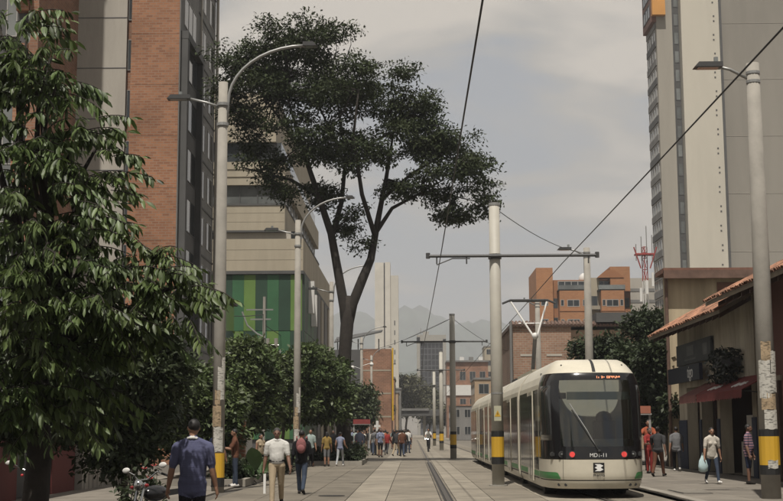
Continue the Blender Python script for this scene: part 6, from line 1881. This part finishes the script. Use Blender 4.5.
ct = thing('vendor_cart', 'white and dark vendor cart standing among the crowd', 'cart', (-2.15, 86.5, 0))
MB().box(-0.28, 0.28, -0.4, 0.4, 0.35, 0.85).build('box', wm, ct)
MB().box(-0.30, 0.30, -0.42, 0.42, 0.20, 0.36).build('base', M_seam, ct)
MB().box(-0.30, 0.30, -0.42, 0.42, 0.85, 0.90).build('lid', M_pale, ct)
for s in (-1, 1):
    w2 = torus(0.12, 0.03, 16, 6).build('wheel', M_rub, ct, True); w2.location = (s * 0.3, 0.2, 0.15)
def street_sign(name, label, x, y, z, w_, h, m, poles=True):
    t = thing(name, label, 'sign', (x, y, 0))
    MB().box(-w_ / 2, w_ / 2, -0.05, 0.05, z, z + h).build('panel', m, t)
    MB().box(-w_ / 2 - 0.03, w_ / 2 + 0.03, -0.04, 0.04, z - 0.05, z).build('frame', M_frame, t)
    for s in (-1, 1):
        MB().tube([(s * w_ * 0.46, 0.08, 0), (s * w_ * 0.46, 0.08, z + h)], 0.045, 8).build('post', M_frame, t)
    return t
street_sign('red_sign', 'red sign on pale posts above the crowd', -3.75, 96, 2.10, 1.25, 0.34, mat('sign_red', (0.20, 0.03, 0.028), 0.7, 0.15, 3))
street_sign('red_sign', 'second red sign behind the laurel leaves', -5.2, 99, 2.10, 0.9, 0.34, mat('sign_red', (0.20, 0.03, 0.028), 0.7, 0.15, 3))
street_sign('pink_sign', 'small orange-pink sign over the people in red', 8.2, 46.5, 2.12, 0.42, 0.26, mat('sign_salmon', (0.36, 0.13, 0.08), 0.6, 0.1, 3))
bn = thing('street_bollard', 'white cross-topped post standing in the crowd', 'post', (-2.5, 92, 0))
MB().tube([(0, 0, 0), (0, 0, 2.3)], 0.10, 8).build('post', wm, bn)
MB().box(-0.22, 0.22, -0.06, 0.06, 1.85, 2.0).build('cross_piece', wm, bn)
pl_ = thing('brick_pillar', 'slim orange brick pillar in the bed behind the lamp post', 'pillar', (-5.42, 41.3, 0.1))
for k in range(16):
    MB().box(-0.14, 0.14, -0.14, 0.14, 0.11 * k, 0.11 * k + 0.10).build('brick', M_brick, pl_)
MB().box(-0.16, 0.16, -0.16, 0.16, 1.76, 1.82).build('cap', M_conc, pl_)

# ------------------------------------------------------------------ haze over the valley
hz = MB().box(-4400, 4400, -200, 4900, -4, 470)
m = bpy.data.materials.new('haze'); m.use_nodes = True
t = m.node_tree; t.nodes.remove(t.nodes['Principled BSDF'])
pv = t.nodes.new('ShaderNodeVolumePrincipled')
pv.inputs['Color'].default_value = (0.86, 0.88, 0.92, 1)
pv.inputs['Density'].default_value = 0.00035
pv.inputs['Anisotropy'].default_value = 0.2
t.links.new(pv.outputs[0], t.nodes['Material Output'].inputs['Volume'])
struct(hz.build('haze', m), 'stuff')
